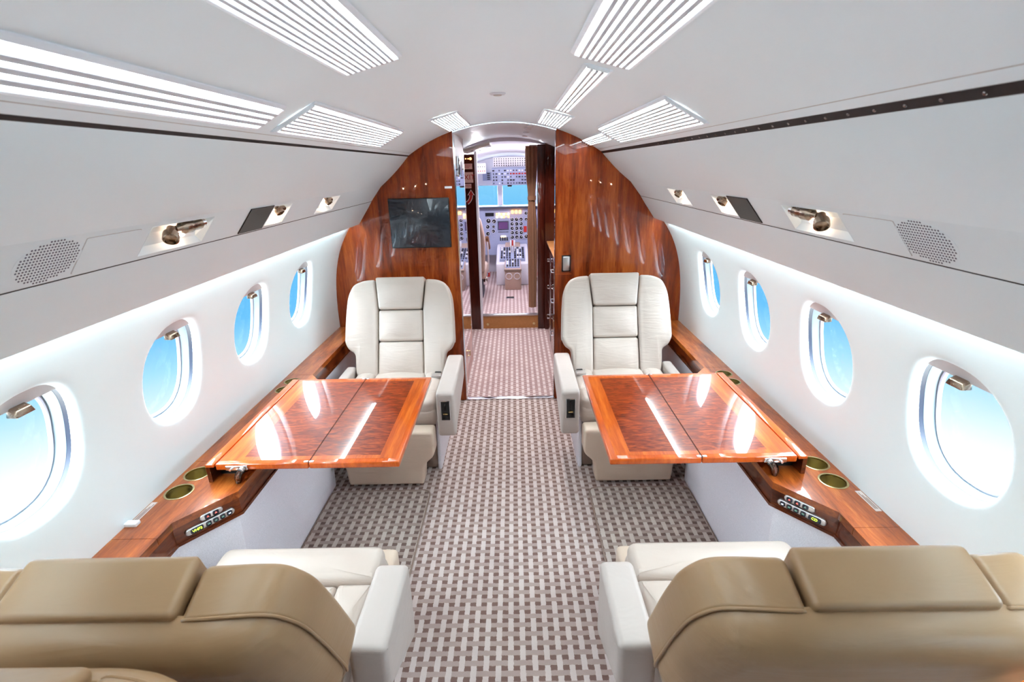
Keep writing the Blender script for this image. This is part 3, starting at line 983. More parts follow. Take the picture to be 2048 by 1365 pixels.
    for k in range(4):
        a = 0.040 + 0.0215 * k
        button(lo, a, 0.511, 0.0085, 0.0085); icon(lo, a, 0.511, 0.004, 'icon_white' if k == 0 else 'icon_green', 'bar')
    button(lo, 0.139, 0.511, 0.019, 0.0085)
    nb = 3 if s > 0 else 2
    a0 = 0.058 if s > 0 else 0.078
    for k in range(nb):
        a = a0 + 0.0245 * k
        button(hi, a, 0.5375, 0.0095, 0.008); icon(hi, a, 0.5375, 0.0042, 'icon_red' if k < 2 else 'icon_green')
    # lit characters
    ct = fpt(0.139, 0.511, 0.0103)
    exx = ex if s > 0 else -ex
    Mx = L @ frame(ct, exx, nz, nrm)
    # the reading direction must run left to right for someone facing the panel
    if exx.cross(nz).dot(nrm) < 0:
        Mx = L @ frame(ct, -exx, nz, nrm)
    text_mesh('readout', 'VHF2' if s < 0 else 'CD', 0.0125, 'led_green', lo, Mx)
    return root
ledge(-1); ledge(1)
# fabric-covered lower side walls
for s in (-1, 1):
    P = [(x + 0.012, y) for x, y in inner_pts()]
    root = thing('wall_lower_left' if s < 0 else 'wall_lower_right', (0, 0, 0), None, None, kind='structure')
    for (A, B) in zip(P, P[1:]):
        if abs(A[1] - B[1]) < 0.012: continue
        m = MB()
        fo = lambda p: p[0] + 0.012
        m.hull([(s * fo(A), A[1], 0), (s * fo(B), B[1], 0), (s * B[0], B[1], 0.486), (s * A[0], A[1], 0.486)],
               [(s * 1.16, A[1], 0), (s * 1.16, B[1], 0), (s * 1.16, B[1], 0.486), (s * 1.16, A[1], 0.486)])
        m.build('fabric_panel', 'fabric_lavender', root, smooth=False)

# ------------------------------------------------------------------ folding tables
TZ = 0.64
def table(s):
    side = 'left' if s < 0 else 'right'
    y0, y1 = (1.468, 2.190) if s < 0 else (1.460, 2.180)
    root = thing('folding_table', (s * 1.0, (y0 + y1) / 2, LZ1), 'glossy burl wood folding table opened out from the %s side ledge' % side, 'table', 'folding tables')
    yc = (y0 + y1) / 2
    L = Matrix.Translation((-s * 1.0, -yc, -LZ1))
    def put(m, name, mat, parent=root, **k):
        bmesh.ops.transform(m.bm, matrix=L, verts=m.bm.verts[:])
        return m.build(name, mat, parent, **k)
    th = 0.024
    xin, xh, xo, xe = 0.358, 0.668, 0.988, 1.022
    def leaf(a, b, round_in):
        # a: aisle side, b: wall side
        lf = put(MB().box(s * a, s * b, y0, y1, TZ - th, TZ, 0.005, 3), 'leaf', 'wood_rim')
        e = 0.022          # solid rim
        w = 0.052          # crossbanding
        h0, h1 = TZ - 0.002, TZ + 0.0004
        ea = e if round_in else 0.0015
        eb = 0.0015 if round_in else 0.004
        # bandings as separate veneers
        strips = [(a + ea, b - eb, y0 + e, y0 + e + w * 0.42), (a + ea, b - eb, y1 - e - w * 0.42, y1 - e)]
        ya_, yb_ = y0 + e + w * 0.42, y1 - e - w * 0.42
        if round_in:
            strips.append((a + ea, a + ea + w, ya_, yb_)); bx = (a + ea + w, b - eb)
        else:
            strips.append((b - eb - w * 1.5, b - eb, ya_, yb_)); bx = (a + ea, b - eb - w * 1.5)
        for (p, q, r, t) in strips:
            put(MB().box(s * p, s * q, r, t, h0, h1), 'banding_strip', 'wood_band', lf, smooth=False)
        put(MB().box(s * bx[0], s * bx[1], ya_, yb_, h0, h1), 'burl_panel', 'wood_burl', lf, smooth=False)
    leaf(xin, xh - 0.0008, True)
    leaf(xh + 0.0008, xo, False)
    # fixed strip and box behind the hinge line
    put(MB().box(s * (xo + 0.003), s * xe, y0 - 0.002, y1 + 0.002, TZ - 0.012, TZ, 0.003), 'fixed_strip', 'wood_rim')
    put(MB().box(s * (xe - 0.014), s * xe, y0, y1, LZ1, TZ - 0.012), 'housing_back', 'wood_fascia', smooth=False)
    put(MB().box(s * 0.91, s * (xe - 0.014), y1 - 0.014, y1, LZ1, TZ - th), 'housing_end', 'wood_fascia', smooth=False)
    put(MB().box(s * 0.925, s * (xe - 0.016), y0 + 0.05, y1 - 0.03, LZ1, LZ1 + 0.012), 'slide_tray', 'black_plastic', smooth=False)
    # hinges between the leaves
    for y in (y0 + 0.008, y1 - 0.008):
        put(MB().box(s * (xh - 0.017), s * (xh - 0.002), y - 0.005, y + 0.005, TZ - 0.001, TZ + 0.0025, 0.001), 'hinge', 'chrome')
        put(MB().box(s * (xh + 0.002), s * (xh + 0.017), y - 0.005, y + 0.005, TZ - 0.001, TZ + 0.0025, 0.001), 'hinge', 'chrome')
    put(MB().box(s * (xh - 0.0007), s * (xh + 0.0007), y0 + 0.004, y1 - 0.004, TZ - 0.012, TZ - 0.0006), 'hinge_joint', 'groove_dark', smooth=False)
    # support arm at the near end
    ya = y0 - 0.006
    put(MB().box(s * 0.875, s * 0.950, ya - 0.001, ya + 0.006, TZ - 0.021, TZ - 0.004, 0.003), 'bracket', 'chrome')
    pts = [(s * 0.893, ya - 0.006, TZ - 0.014), (s * 0.908, ya - 0.008, TZ - 0.036), (s * 0.914, ya - 0.004, TZ - 0.062), (s * 0.930, ya + 0.02, LZ1 + 0.004), (s * 0.94, ya + 0.05, LZ1 + 0.006)]
    put(MB().tube(pts, [0.011, 0.0105, 0.009, 0.011, 0.011], 12), 'support_arm', 'steel_dark')
    put(MB().cyl((s * 0.893, ya - 0.012, TZ - 0.014), (s * 0.893, ya + 0.004, TZ - 0.014), 0.008, n=14), 'pivot', 'chrome')
    put(MB().cyl((s * 0.93, ya - 0.010, TZ - 0.014), (s * 0.93, ya + 0.002, TZ - 0.014), 0.004, n=10), 'pivot', 'chrome')
    return root
table(-1); table(1)

# ------------------------------------------------------------------ seats
def seat(cx, oy, f, aisle, label, group, tone='leather_cream', arm_front=0.40, cush_front=0.33, arm_z=0.53, group2=None):
    """f: +1 faces forward, -1 faces aft; aisle: side of the aisle armrest in world x"""
    root = thing('cabin_seat', (cx, oy, 0), label, 'seat', group)
    lean = 0.22 / 0.54
    ln = sqrt(1 + lean * lean)
    ny, nz_ = 1 / ln, lean / ln
    def back(u, w, t, curve=0.0):
        tt = t + curve
        return (u, f * (-0.08 - (w - 0.42) * lean + tt * ny), w + tt * nz_)
    def wing(u, w, t):
        k = max(0.0, (abs(u) - 0.15) / 0.16)
        return back(u, w, t, 0.030 * k * k)
    # rear shell
    hs = [(0.235, 0.385), (0.256, 0.44), (0.260, 0.545), (0.296, 0.568), (0.316, 0.61), (0.311, 0.76), (0.301, 0.856), (0.274, 0.919), (0.219, 0.945), (0.152, 0.951)]
    ol = round_poly(hs + [(-x, z) for x, z in hs[::-1]], [0.02, 0.03, 0.02, 0.035, 0.04, 0.1, 0.06, 0.05, 0.04, 0.02] + [0.02, 0.04, 0.05, 0.06, 0.1, 0.04, 0.035, 0.02, 0.03, 0.02], 5, 0.03)
    m = MB(); puff(m, ol, -0.150, -0.078, 0.004, 0.0, wing, 0.055, arc=6)
    m.build('back_shell', tone, root)
    # side bolsters
    for sg in (-1, 1):
        o = [(0.140, 0.40), (0.245, 0.40), (0.262, 0.44), (0.266, 0.545), (0.302, 0.565), (0.322, 0.605), (0.316, 0.76), (0.306, 0.86), (0.278, 0.925), (0.222, 0.95), (0.152, 0.955), (0.134, 0.79)]
        rd = [0.018, 0.03, 0.03, 0.02, 0.035, 0.04, 0.1, 0.06, 0.05, 0.04, 0.017, 0.03]
        ol = round_poly([(sg * x, z) for x, z in o], rd, 5, 0.025)
        m = MB(); puff(m, ol, -0.086, 0.004, 0.017, 0.012, wing, 0.006)
        b = m.build('bolster', tone, root)
        # welt along the rear edge
        P2 = [p for p in ol if p.y > 0.60 and (abs(p.x) > 0.165 or p.y > 0.93)]
        P2.sort(key=lambda p: math.atan2(p.y - 0.70, abs(p.x) - 0.15), reverse=True)
        m = MB(); m.tube([wing(p.x * 0.996, p.y - 0.002, -0.086) for p in P2], 0.0030, 8); m.build('welt', tone, b)
    # three centre pads
    hr = round_poly([(-0.127, 0.786), (0.127, 0.786), (0.148, 0.966), (-0.148, 0.966)], 0.015, 5, 0.025)
    m = MB(); puff(m, hr, -0.088, 0.014, 0.015, 0.014, back, 0.010); m.build('headrest', tone, root)
    md = round_poly([(-0.133, 0.610), (0.133, 0.610), (0.133, 0.784), (-0.133, 0.784)], 0.018, 4, 0.025)
    m = MB(); puff(m, md, -0.09, -0.002, 0.016, 0.014, back, 0.01); m.build('back_cushion', tone, root)
    lw = round_poly([(-0.137, 0.40), (0.137, 0.40), (0.133, 0.608), (-0.133, 0.608)], 0.018, 4, 0.025)
    m = MB(); puff(m, lw, -0.09, -0.006, 0.016, 0.016, back, 0.01); m.build('back_cushion', tone, root)
    # seat cushion: base, side rolls, front roll, centre pads
    def flat(x, y, t): return (x, f * y, t)
    cf = cush_front
    base = round_poly([(-0.262, -0.16), (0.262, -0.16), (0.262, cf), (-0.262, cf)], 0.03, 4, 0.04)
    m = MB(); puff(m, base, 0.30, 0.405, 0.035, 0.0, flat, 0.02); m.build('seat_cushion', 'leather_cream', root)
    fr = round_poly([(-0.258, cf - 0.15), (0.258, cf - 0.15), (0.258, cf - 0.004), (-0.258, cf - 0.004)], [0.012, 0.012, 0.035, 0.035], 4, 0.03)
    m = MB(); puff(m, fr, 0.33, 0.442, 0.024, 0.010, flat, 0.02); m.build('front_roll', 'leather_cream', root)
    for sg in (-1, 1):
        sr = round_poly([(sg * 0.150, -0.15), (sg * 0.258, -0.15), (sg * 0.258, cf - 0.153), (sg * 0.150, cf - 0.153)], 0.012, 4, 0.03)
        m = MB(); puff(m, sr, 0.36, 0.436, 0.022, 0.008, flat, 0.01); m.build('side_roll', 'leather_cream', root)
    ym = (cf - 0.153 - 0.15) / 2
    for (a, b) in ((-0.15, ym - 0.0015), (ym + 0.0015, cf - 0.153)):
        c = round_poly([(-0.148, a), (0.148, a), (0.148, b), (-0.148, b)], 0.012, 4, 0.03)
        m = MB(); puff(m, c, 0.36, 0.428, 0.018, 0.012, flat, 0.01); m.build('seat_pad', 'leather_cream', root)
    # base box, recessed foot and side skirts
    m = MB().box(-0.24, 0.24, f * -0.24, f * 0.25, 0.0, 0.31, 0.02); m.build('pedestal', 'fabric_brown', root)
    for sg in (-1, 1):
        x = sg * 0.266
        m = MB().prism([(f * -0.22, 0.0), (f * 0.27, 0.0), (f * 0.25, 0.30), (f * -0.20, 0.30)], 'x', x - sg * 0.022, x, 0.008, 2)
        m.build('side_skirt', 'fabric_lavender', root)
        m = MB().box(sg * 0.175, sg * 0.245, f * 0.20, f * 0.262, 0.004, 0.17, 0.014, 3)
        m.build('foot_pad', 'fabric_brown', root)
    # leg rest panel in front
    lr = [(-0.195, 0.022), (0.195, 0.022), (0.205, 0.14), (0.262, 0.19), (0.262, 0.325), (-0.262, 0.325), (-0.262, 0.19), (-0.205, 0.14)]
    ol = round_poly(lr, [0.012, 0.012, 0.03, 0.03, 0.02, 0.02, 0.03, 0.03], 4, 0.04)
    y0 = cf + 0.015
    m = MB(); puff(m, ol, y0, y0 + 0.095, 0.014, 0.003, lambda u, w, t: (u, f * t, w), 0.01); m.build('leg_rest', 'leather_skirt', root)
    # armrests
    for sg in (-1, 1):
        out = sg == aisle
        xa, xb = (0.282, 0.374) if out else (0.268, 0.325)
        top = arm_z if out else arm_z - 0.06
        yf, yr = arm_front, -0.12
        if out:
            side = [(yr, top - 0.13), (yf - 0.085, 0.305), (yf - 0.03, 0.275), (yf, 0.285), (yf + 0.004, top - 0.012), (yf - 0.012, top), (yr, top + 0.005)]
        else:
            side = [(yr, 0.30), (yf - 0.19, 0.30), (yf - 0.15, 0.34), (yf - 0.15, top), (yr, top)]
        ol = round_poly(side, 0.018, 4, 0.05)
        m = MB(); puff(m, ol, xa, xb, 0.016, 0.0, lambda u, w, t: (sg * t, f * u, w), 0.016)
        a = m.build('armrest', 'leather_side', root)
        if out:
            xm = (xa + xb) / 2
            z0, z1 = 0.375, 0.485
            m = MB().box(sg * (xm - 0.025), sg * (xm + 0.025), f * (yf - 0.004), f * (yf + 0.0055), z0, z1, 0.003); m.build('control_frame', 'chrome', a)
            m = MB().box(sg * (xm - 0.021), sg * (xm + 0.021), f * (yf - 0.002), f * (yf + 0.0075), z0 + 0.004, z1 - 0.004, 0.001); m.build('control_plate', 'black_plastic', a)
            m = MB().box(sg * (xm - 0.004), sg * (xm + 0.004), f * (yf + 0.005), f * (yf + 0.010), z0 + 0.045, z1 - 0.012, 0.001); m.build('slider_slot', 'black_gloss', a)
            m = MB().box(sg * (xm - 0.012), sg * (xm + 0.012), f * (yf + 0.005), f * (yf + 0.014), z0 + 0.036, z0 + 0.044, 0.002); m.build('slider', 'brass', a)
            m = MB().box(sg * (xm - 0.014), sg * (xm + 0.014), f * (yf + 0.005), f * (yf + 0.010), z0 + 0.010, z0 + 0.03, 0.002); m.build('button', 'black_gloss', a)
    # belt buckle lying at the root of the backrest
    bx = aisle * 0.225
    m = MB().box(bx - 0.028, bx + 0.028, f * -0.03, f * 0.015, 0.440, 0.456, 0.004); bk = m.build('buckle', 'satin', root)
    m = MB().box(bx - 0.018, bx + 0.018, f * -0.10, f * -0.028, 0.438, 0.444, 0.001); m.build('belt', 'black_plastic', bk)
    # adjuster knob on the aisle skirt
    m = MB().lathe((aisle * 0.266, f * -0.02, 0.16), (aisle, 0, 0), [(0.006, 0), (0.006, 0.02), (0.012, 0.022), (0.012, 0.034), (0.0, 0.036)], 14); m.build('adjuster_knob', 'chrome', root)
    return root
G1, G2 = 'seats facing aft by the bulkhead', 'seats facing forward in the foreground'
seat(-0.640, 2.65, -1, 1, 'cream leather seat facing the camera behind the left table', G1)
seat(0.642, 2.65, -1, -1, 'cream leather seat facing the camera behind the right table', G1)
seat(-0.640, 0.97, 1, 1, 'tan-backed leather seat seen from behind at the lower left', G2, 'leather_tan', 0.155, 0.335)
seat(0.645, 0.97, 1, -1, 'tan-backed leather seat seen from behind at the lower right', G2, 'leather_tan', 0.155, 0.335)
rear_seat = seat(-0.640, 0.08, -1, 1, 'seat back whose top edge just shows in the bottom left corner', None, 'leather_tan', 0.155, 0.335)
rear_seat.scale = (1, 1, 1.065)

# ------------------------------------------------------------------ carpet mats in the foot wells
for s in (-1, 1):
    side = 'left' if s < 0 else 'right'
    t = thing('floor_mat', (s * 0.66, 1.65, 0), 'bound rectangular carpet mat in the foot well under the %s table' % side, 'mat', 'foot well mats')
    ol = round_poly([(-0.25, -0.55), (0.25, -0.55), (0.25, 0.53), (-0.25, 0.53)], 0.04, 5, 0.2)
    m = MB(); m.hull([(p.x, p.y, 0.010) for p in ol], [(p.x, p.y, 0.0) for p in ol], 0.003, 2); m.build('pile', 'carpet_mat', t)
    m = MB(); q = [(p.x * 1.012, p.y * 1.006, 0.006) for p in ol]; m.tube(q + [q[0]], 0.0045, 8, False); m.build('binding', 'fabric_brown', t)

# ------------------------------------------------------------------ screen on the left bulkhead
t = thing('television', (-0.545, Y_BH - 0.03, 1.25), 'flat dark grey screen mounted on the left wooden bulkhead', 'television')
MB().box(-0.19, 0.19, 0.004, 0.03, -0.153, 0.153, 0.003).build('case', 'black_plastic', t)
MB().box(-0.186, 0.186, 0.0, 0.006, -0.149, 0.149, 0.001).build('screen', 'screen_dark', t)

# ------------------------------------------------------------------ passage to the cockpit
# left wall: mirror panel above a wooden base
wl_ = thing('wall_passage_left', (0, 0, 0), None, None, kind='structure')
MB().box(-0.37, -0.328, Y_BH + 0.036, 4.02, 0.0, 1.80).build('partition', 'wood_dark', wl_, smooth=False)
MB().box(-0.329, -0.323, Y_BH + 0.05, 4.00, 0.30, 1.56).build('mirror_panel', 'mirror', wl_, smooth=False)
MB().box(-0.330, -0.322, Y_BH + 0.05, 4.00, 1.57, 1.78).build('header_panel', 'panel_white', wl_, smooth=False)
MB().box(-0.330, -0.3225, Y_BH + 0.05, 4.00, 0.02, 0.295).build('base_panel', 'wood_bulkhead', wl_, smooth=False)
MB().box(-0.331, -0.321, 4.00, 4.022, 0.0, 1.79, 0.003).build('edge_strip', 'chrome', wl_)
m = MB().tube([(-0.322, 3.62, 0.24), (-0.31, 3.62, 0.24), (-0.31, 3.62, 0.20), (-0.322, 3.62, 0.20)], 0.004, 8); m.build('pull_handle', 'brass', wl_)
t = thing('wall_fitting', (-0.322, 3.60, 1.55), 'small chrome-framed black fitting on the passage wall above the mirror', 'fitting')
MB().box(0.0, 0.012, -0.11, 0.11, -0.03, 0.10, 0.004).build('frame', 'chrome', t)
MB().box(0.008, 0.015, -0.095, 0.095, -0.018, 0.088, 0.002).build('face', 'black_gloss', t)
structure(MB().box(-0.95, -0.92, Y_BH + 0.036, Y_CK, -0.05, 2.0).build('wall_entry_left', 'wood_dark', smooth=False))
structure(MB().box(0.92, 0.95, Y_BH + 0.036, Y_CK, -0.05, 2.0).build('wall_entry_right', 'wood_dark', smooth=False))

# wooden door-frame panel with the exit markings
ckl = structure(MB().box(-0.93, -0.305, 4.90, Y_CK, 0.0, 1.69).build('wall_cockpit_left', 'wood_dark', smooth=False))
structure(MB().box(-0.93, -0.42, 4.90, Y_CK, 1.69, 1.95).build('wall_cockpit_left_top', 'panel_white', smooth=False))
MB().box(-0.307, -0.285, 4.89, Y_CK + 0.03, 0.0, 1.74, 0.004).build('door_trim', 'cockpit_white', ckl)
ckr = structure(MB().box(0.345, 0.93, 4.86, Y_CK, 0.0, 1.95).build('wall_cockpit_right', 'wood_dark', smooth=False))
MB().box(0.275, 0.345, 4.88, Y_CK + 0.02, 0.0, 1.762, 0.004).build('door_trim', 'wood_dark', ckr)
YS = 4.90
t = thing('exit_sign', (-0.375, YS, 1.488), 'pale placard with red EXIT lettering on the dark door frame panel', 'sign')
MB().box(-0.055, 0.052, -0.004, 0.0, -0.047, 0.047).build('plate', 'sign_pink', t, smooth=False)
text_mesh('lettering', 'EXIT', 0.066, 'sign_red', t, frame((0, -0.0045, 0), (1, 0, 0), (0, 0, 1), (0, -1, 0)))
t = thing('open_sign', (-0.383, YS, 1.411), 'small pale placard with red OPEN lettering below the EXIT placard', 'sign')
MB().box(-0.042, 0.040, -0.004, 0.0, -0.02, 0.02).build('plate', 'sign_pink', t, smooth=False)
text_mesh('lettering', 'OPEN', 0.03, 'sign_red', t, frame((0, -0.0045, 0), (1, 0, 0), (0, 0, 1), (0, -1, 0)))
t = thing('notice', (-0.375, YS, 1.585), 'pinkish notice plate with fine red print above the EXIT placard', 'sign')
MB().box(-0.05, 0.048, -0.004, 0.0, -0.024, 0.024).build('plate', 'sign_pink', t, smooth=False)
for k in range(3):
    MB().box(-0.04, 0.04 - 0.01 * k, -0.0046, -0.0038, 0.012 - 0.012 * k, 0.016 - 0.012 * k).build('print_line', 'sign_red', t, smooth=False)
t = thing('arrow_sign', (-0.375, YS, 1.33), 'curved red arrow with pale outline pointing up under the OPEN placard', 'sign')
def arrow(k, y, mat, nm):
    pts = []
    for i in range(9):
        a = radians(-58 + 58 * i / 8)
        pts.append((cos(a) * 0.085, sin(a) * 0.085))
    w = 0.011 + k
    outer = [(p[0] * (0.085 + w) / 0.085, p[1] * (0.085 + w) / 0.085) for p in pts]
    inner = [(p[0] * (0.085 - w) / 0.085, p[1] * (0.085 - w) / 0.085) for p in pts]
    poly = outer + [(0.085 + 0.026 + k * 1.6, 0.0 - k * 0.4), (0.085, 0.042 + k * 1.8), (0.085 - 0.026 - k * 1.6, 0.0 - k * 0.4)] + inner[::-1]
    m = MB(); m.hull([(p[0] - 0.06, y, p[1]) for p in poly], [(p[0] - 0.06, 0.0, p[1]) for p in poly]); m.build(nm, mat, t, smooth=False)
arrow(0.005, -0.003, 'mark_white', 'outline'); arrow(0.0, -0.004, 'sign_red', 'arrow')
t = thing('indicator_lamps', (-0.355, YS, 1.652), 'row of tiny amber indicator lamps at the top of the exit panel', 'lamp')
for k in range(3):
    MB().lathe((-0.03 + 0.022 * k, 0, 0), (0, -1, 0), [(0.006 if k < 2 else 0.012, 0), (0.005 if k < 2 else 0.010, 0.006), (0.0, 0.007)], 12).build('bulb', 'led_amber', t)

# galley on the right of the passage
t = thing('galley_cabinet', (0.40, 4.05, 0), 'dark glossy wooden galley cabinet with chrome handles right of the passage', 'cabinet')
MB().box(-0.03, 0.5, -0.74, 0.80, 0.0, 0.86).build('body', 'wood_dark', t, smooth=False)
MB().box(-0.042, 0.5, -0.75, 0.80, 0.86, 0.895, 0.004).build('worktop', 'step_tan', t)
MB().box(-0.046, -0.040, -0.75, 0.80, 0.868, 0.89, 0.001).build('edge_strip', 'chrome', t)
MB().prism([(0.02, 1.2), (0.5, 1.2), (0.5, 1.30), (0.02, 1.735)], 'y', -0.70, 0.80).build('upper_body', 'wood_dark', t, smooth=False)
for i in range(3):
    y = -0.52 + 0.51 * i
    for k, (z0, z1) in enumerate(((0.05, 0.34), (0.36, 0.60), (0.62, 0.84))):
        dr = MB().box(-0.036, -0.03, y - 0.22, y + 0.24, z0, z1, 0.003).build('drawer', 'wood_dark', t)
        zc_ = (z0 + z1) / 2 + 0.03
        m = MB().tube([(-0.036, y - 0.05, zc_), (-0.052, y - 0.045, zc_), (-0.052, y + 0.065, zc_), (-0.036, y + 0.07, zc_)], 0.005, 8); m.build('handle', 'chrome', dr)
    MB().box(0.014, 0.02, y - 0.22, y + 0.24, 1.23, 1.72, 0.003).build('door', 'wood_dark', t)

# curtain gathered at the right of the cockpit doorway
t = thing('curtain', (0.225, 5.02, 0.145), 'brown curtain tied back at the right of the cockpit doorway', 'curtain')
rows = []
for j in range(33):
    z = j / 32
    zz = 0.05 + z * 1.56
    pinch = 1 - 0.34 * math.exp(-((z - 0.70) / 0.11) ** 2)
    w = 0.050 * pinch * (0.72 + 0.28 * min(1, max(0, (z - 0.0) / 0.9)))
    row = []
    for i in range(61):
        a = 2 * pi * i / 60
        r = 1 + 0.16 * sin(9 * a + 0.6 * sin(3 * z)) * (0.6 + 0.4 * z)
        row.append((cos(a) * w * r + 0.003 * sin(5 * z), sin(a) * w * 0.75 * r, zz))
    rows.append(row[:-1])
m = MB(); m.grid(rows, closed=True); m.ngon(rows[0][::-1]); m.ngon(rows[-1]); m.build('drape', 'curtain_brown', t)
rows = []
for zz in (1.12, 1.125, 1.155, 1.16):
    rows.append([(cos(2 * pi * i / 40) * 0.041, sin(2 * pi * i / 40) * 0.034, zz) for i in range(40)])
m = MB(); m.grid(rows, closed=True); m.build('tie_band', 'curtain_brown', t)
MB().box(-0.02, 0.07, -0.012, 0.012, 1.605, 1.62, 0.003).build('rail', 'satin', t)

# recessed lights and fittings in the passage ceiling
for k, (x, y) in enumerate(((0.16, 3.42), (0.155, 3.66), (0.155, 4.05), (0.155, 4.55))):
    lab = ['nearest', 'second', 'third', 'farthest'][k]
    t = thing('downlight', (x, y, zc(x) - 0.004), '%s of the small round downlights in the passage ceiling' % lab, 'downlight', 'passage downlights')
    MB().lathe((0, 0, 0), (0, 0, -1), [(0.028, 0.0), (0.028, 0.004), (0.02, 0.006), (0.018, 0.001)], 20).build('bezel', 'satin', t)
    MB().lathe((0, 0, 0), (0, 0, -1), [(0.019, 0.002), (0.0, 0.003)], 20).build('lens', 'cockpit_dark', t)
    la = bpy.data.lights.new('downlight_lamp', 'SPOT'); la.energy = 5.0; la.color = (1.0, 0.93, 0.94); la.spot_size = radians(110); la.spot_blend = 0.7; la.shadow_soft_size = 0.02
    lo = bpy.data.objects.new('beam', la); col.objects.link(lo); lo.parent = t; lo.location = (0, 0, -0.012)
t = thing('ceiling_console', (-0.24, 4.45, 1.70), 'white console panel with a lamp on the passage ceiling at the left', 'console')
MB().hull([(-0.11, -0.25, -0.012), (0.11, -0.25, 0.045), (0.11, 0.25, 0.045), (-0.11, 0.25, -0.012)], [(-0.11, -0.25, 0.012), (0.11, -0.25, 0.07), (0.11, 0.25, 0.07), (-0.11, 0.25, 0.012)], 0.008, 3).build('housing', 'panel_white', t)
MB().lathe((0.03, 0.0, 0.024), (0.2, 0, -1), [(0.02, 0), (0.018, 0.006), (0.0, 0.007)], 16).build('lamp', 'lamp_cool', t)
MB().lathe((-0.04, -0.1, 0.005), (0.2, 0, -1), [(0.012, 0), (0.010, 0.004), (0.0, 0.004)], 16).build('knob', 'steel_dark', t)

# ------------------------------------------------------------------ cockpit
CF = 0.145
structure(MB().box(-0.9, 0.9, Y_CK, 7.4, CF - 0.03, CF).build('floor_cockpit', 'carpet_fore', smooth=False))
st = thing('trim_2', (0, 0, 0), None, None, kind='structure')
MB().box(-0.285, 0.275, Y_CK - 0.03, Y_CK, 0.0, CF - 0.012).build('riser', 'step_tan', st, smooth=False)
MB().box(-0.285, 0.275, Y_CK - 0.04, Y_CK + 0.01, CF - 0.012, CF + 0.003, 0.003).build('nosing', 'satin', st)
for x in (-0.24, 0.235):
    MB().lathe((x, Y_CK - 0.03, 0.045), (0, -1, 0), [(0.016, 0), (0.014, 0.004), (0.0, 0.005)], 14).build('stud', 'brass', st)
t = thing('floor_vent', (-0.01, 5.62, CF), 'small dark vent in the cockpit floor ahead of the step', 'vent')
MB().box(-0.045, 0.045, -0.03, 0.03, 0, 0.004, 0.001).build('frame', 'cockpit_dark', t)
for k in range(4):
    MB().box(-0.04, 0.04, -0.022 + 0.013 * k, -0.016 + 0.013 * k, 0.003, 0.007).build('slat', 'black_plastic', t)
# shell
def roof_z(x, y):
    k = (y - Y_CK) / 2.3
    top = 1.80 - 0.10 * k
    return top - 0.34 * (abs(x) / 0.9) ** 2.2
rows = [[(-0.9 + 1.8 * i / 24, Y_CK + 0.018, 1.95 - 0.5 * (abs(-0.9 + 1.8 * i / 24) / 0.9) ** 2) for i in range(25)]]
for j in range(9):
    y = Y_CK + 0.02 + 2.4 * j / 8
    rows.append([(-0.9 + 1.8 * i / 24, y, roof_z(-0.9 + 1.8 * i / 24, y)) for i in range(25)])
m = MB(); m.grid(rows); structure(m.build('ceiling_cockpit', 'cockpit_white'))
for s in (-1, 1):
    structure(MB().box(s * 0.88, s * 0.92, Y_CK, 7.4, 0.0, 1.75).build('wall_cockpit_side_%s' % ('left' if s < 0 else 'right'), 'cockpit_white', smooth=False))
YW = 7.15
wf = thing('wall_windscreen', (0, 0, 0), None, None, kind='structure')
MB().box(-0.9, 0.9, YW, YW + 0.05, 0.0, 1.07).build('lower_frame', 'cockpit_white', wf, smooth=False)
MB().box(-0.9, 0.9, YW, YW + 0.05, 1.335, 1.76).build('upper_frame', 'cockpit_white', wf, smooth=False)
for (a, b) in ((-0.9, -0.62), (-0.170, -0.098), (0.30, 0.37), (0.72, 0.9)):
    MB().box(a, b, YW - 0.02, YW + 0.05, 1.05, 1.36, 0.012).build('post', 'cockpit_white', wf)
for n, (a, b) in enumerate(((-0.62, -0.17), (-0.098, 0.30), (0.37, 0.72))):
    w = thing('window_%d' % (wcount + n + 1), (0, 0, 0), None, None, kind='structure')
    MB().box(a, b, YW + 0.025, YW + 0.032, 1.06, 1.345).build('pane', 'window_glass', w, smooth=False)

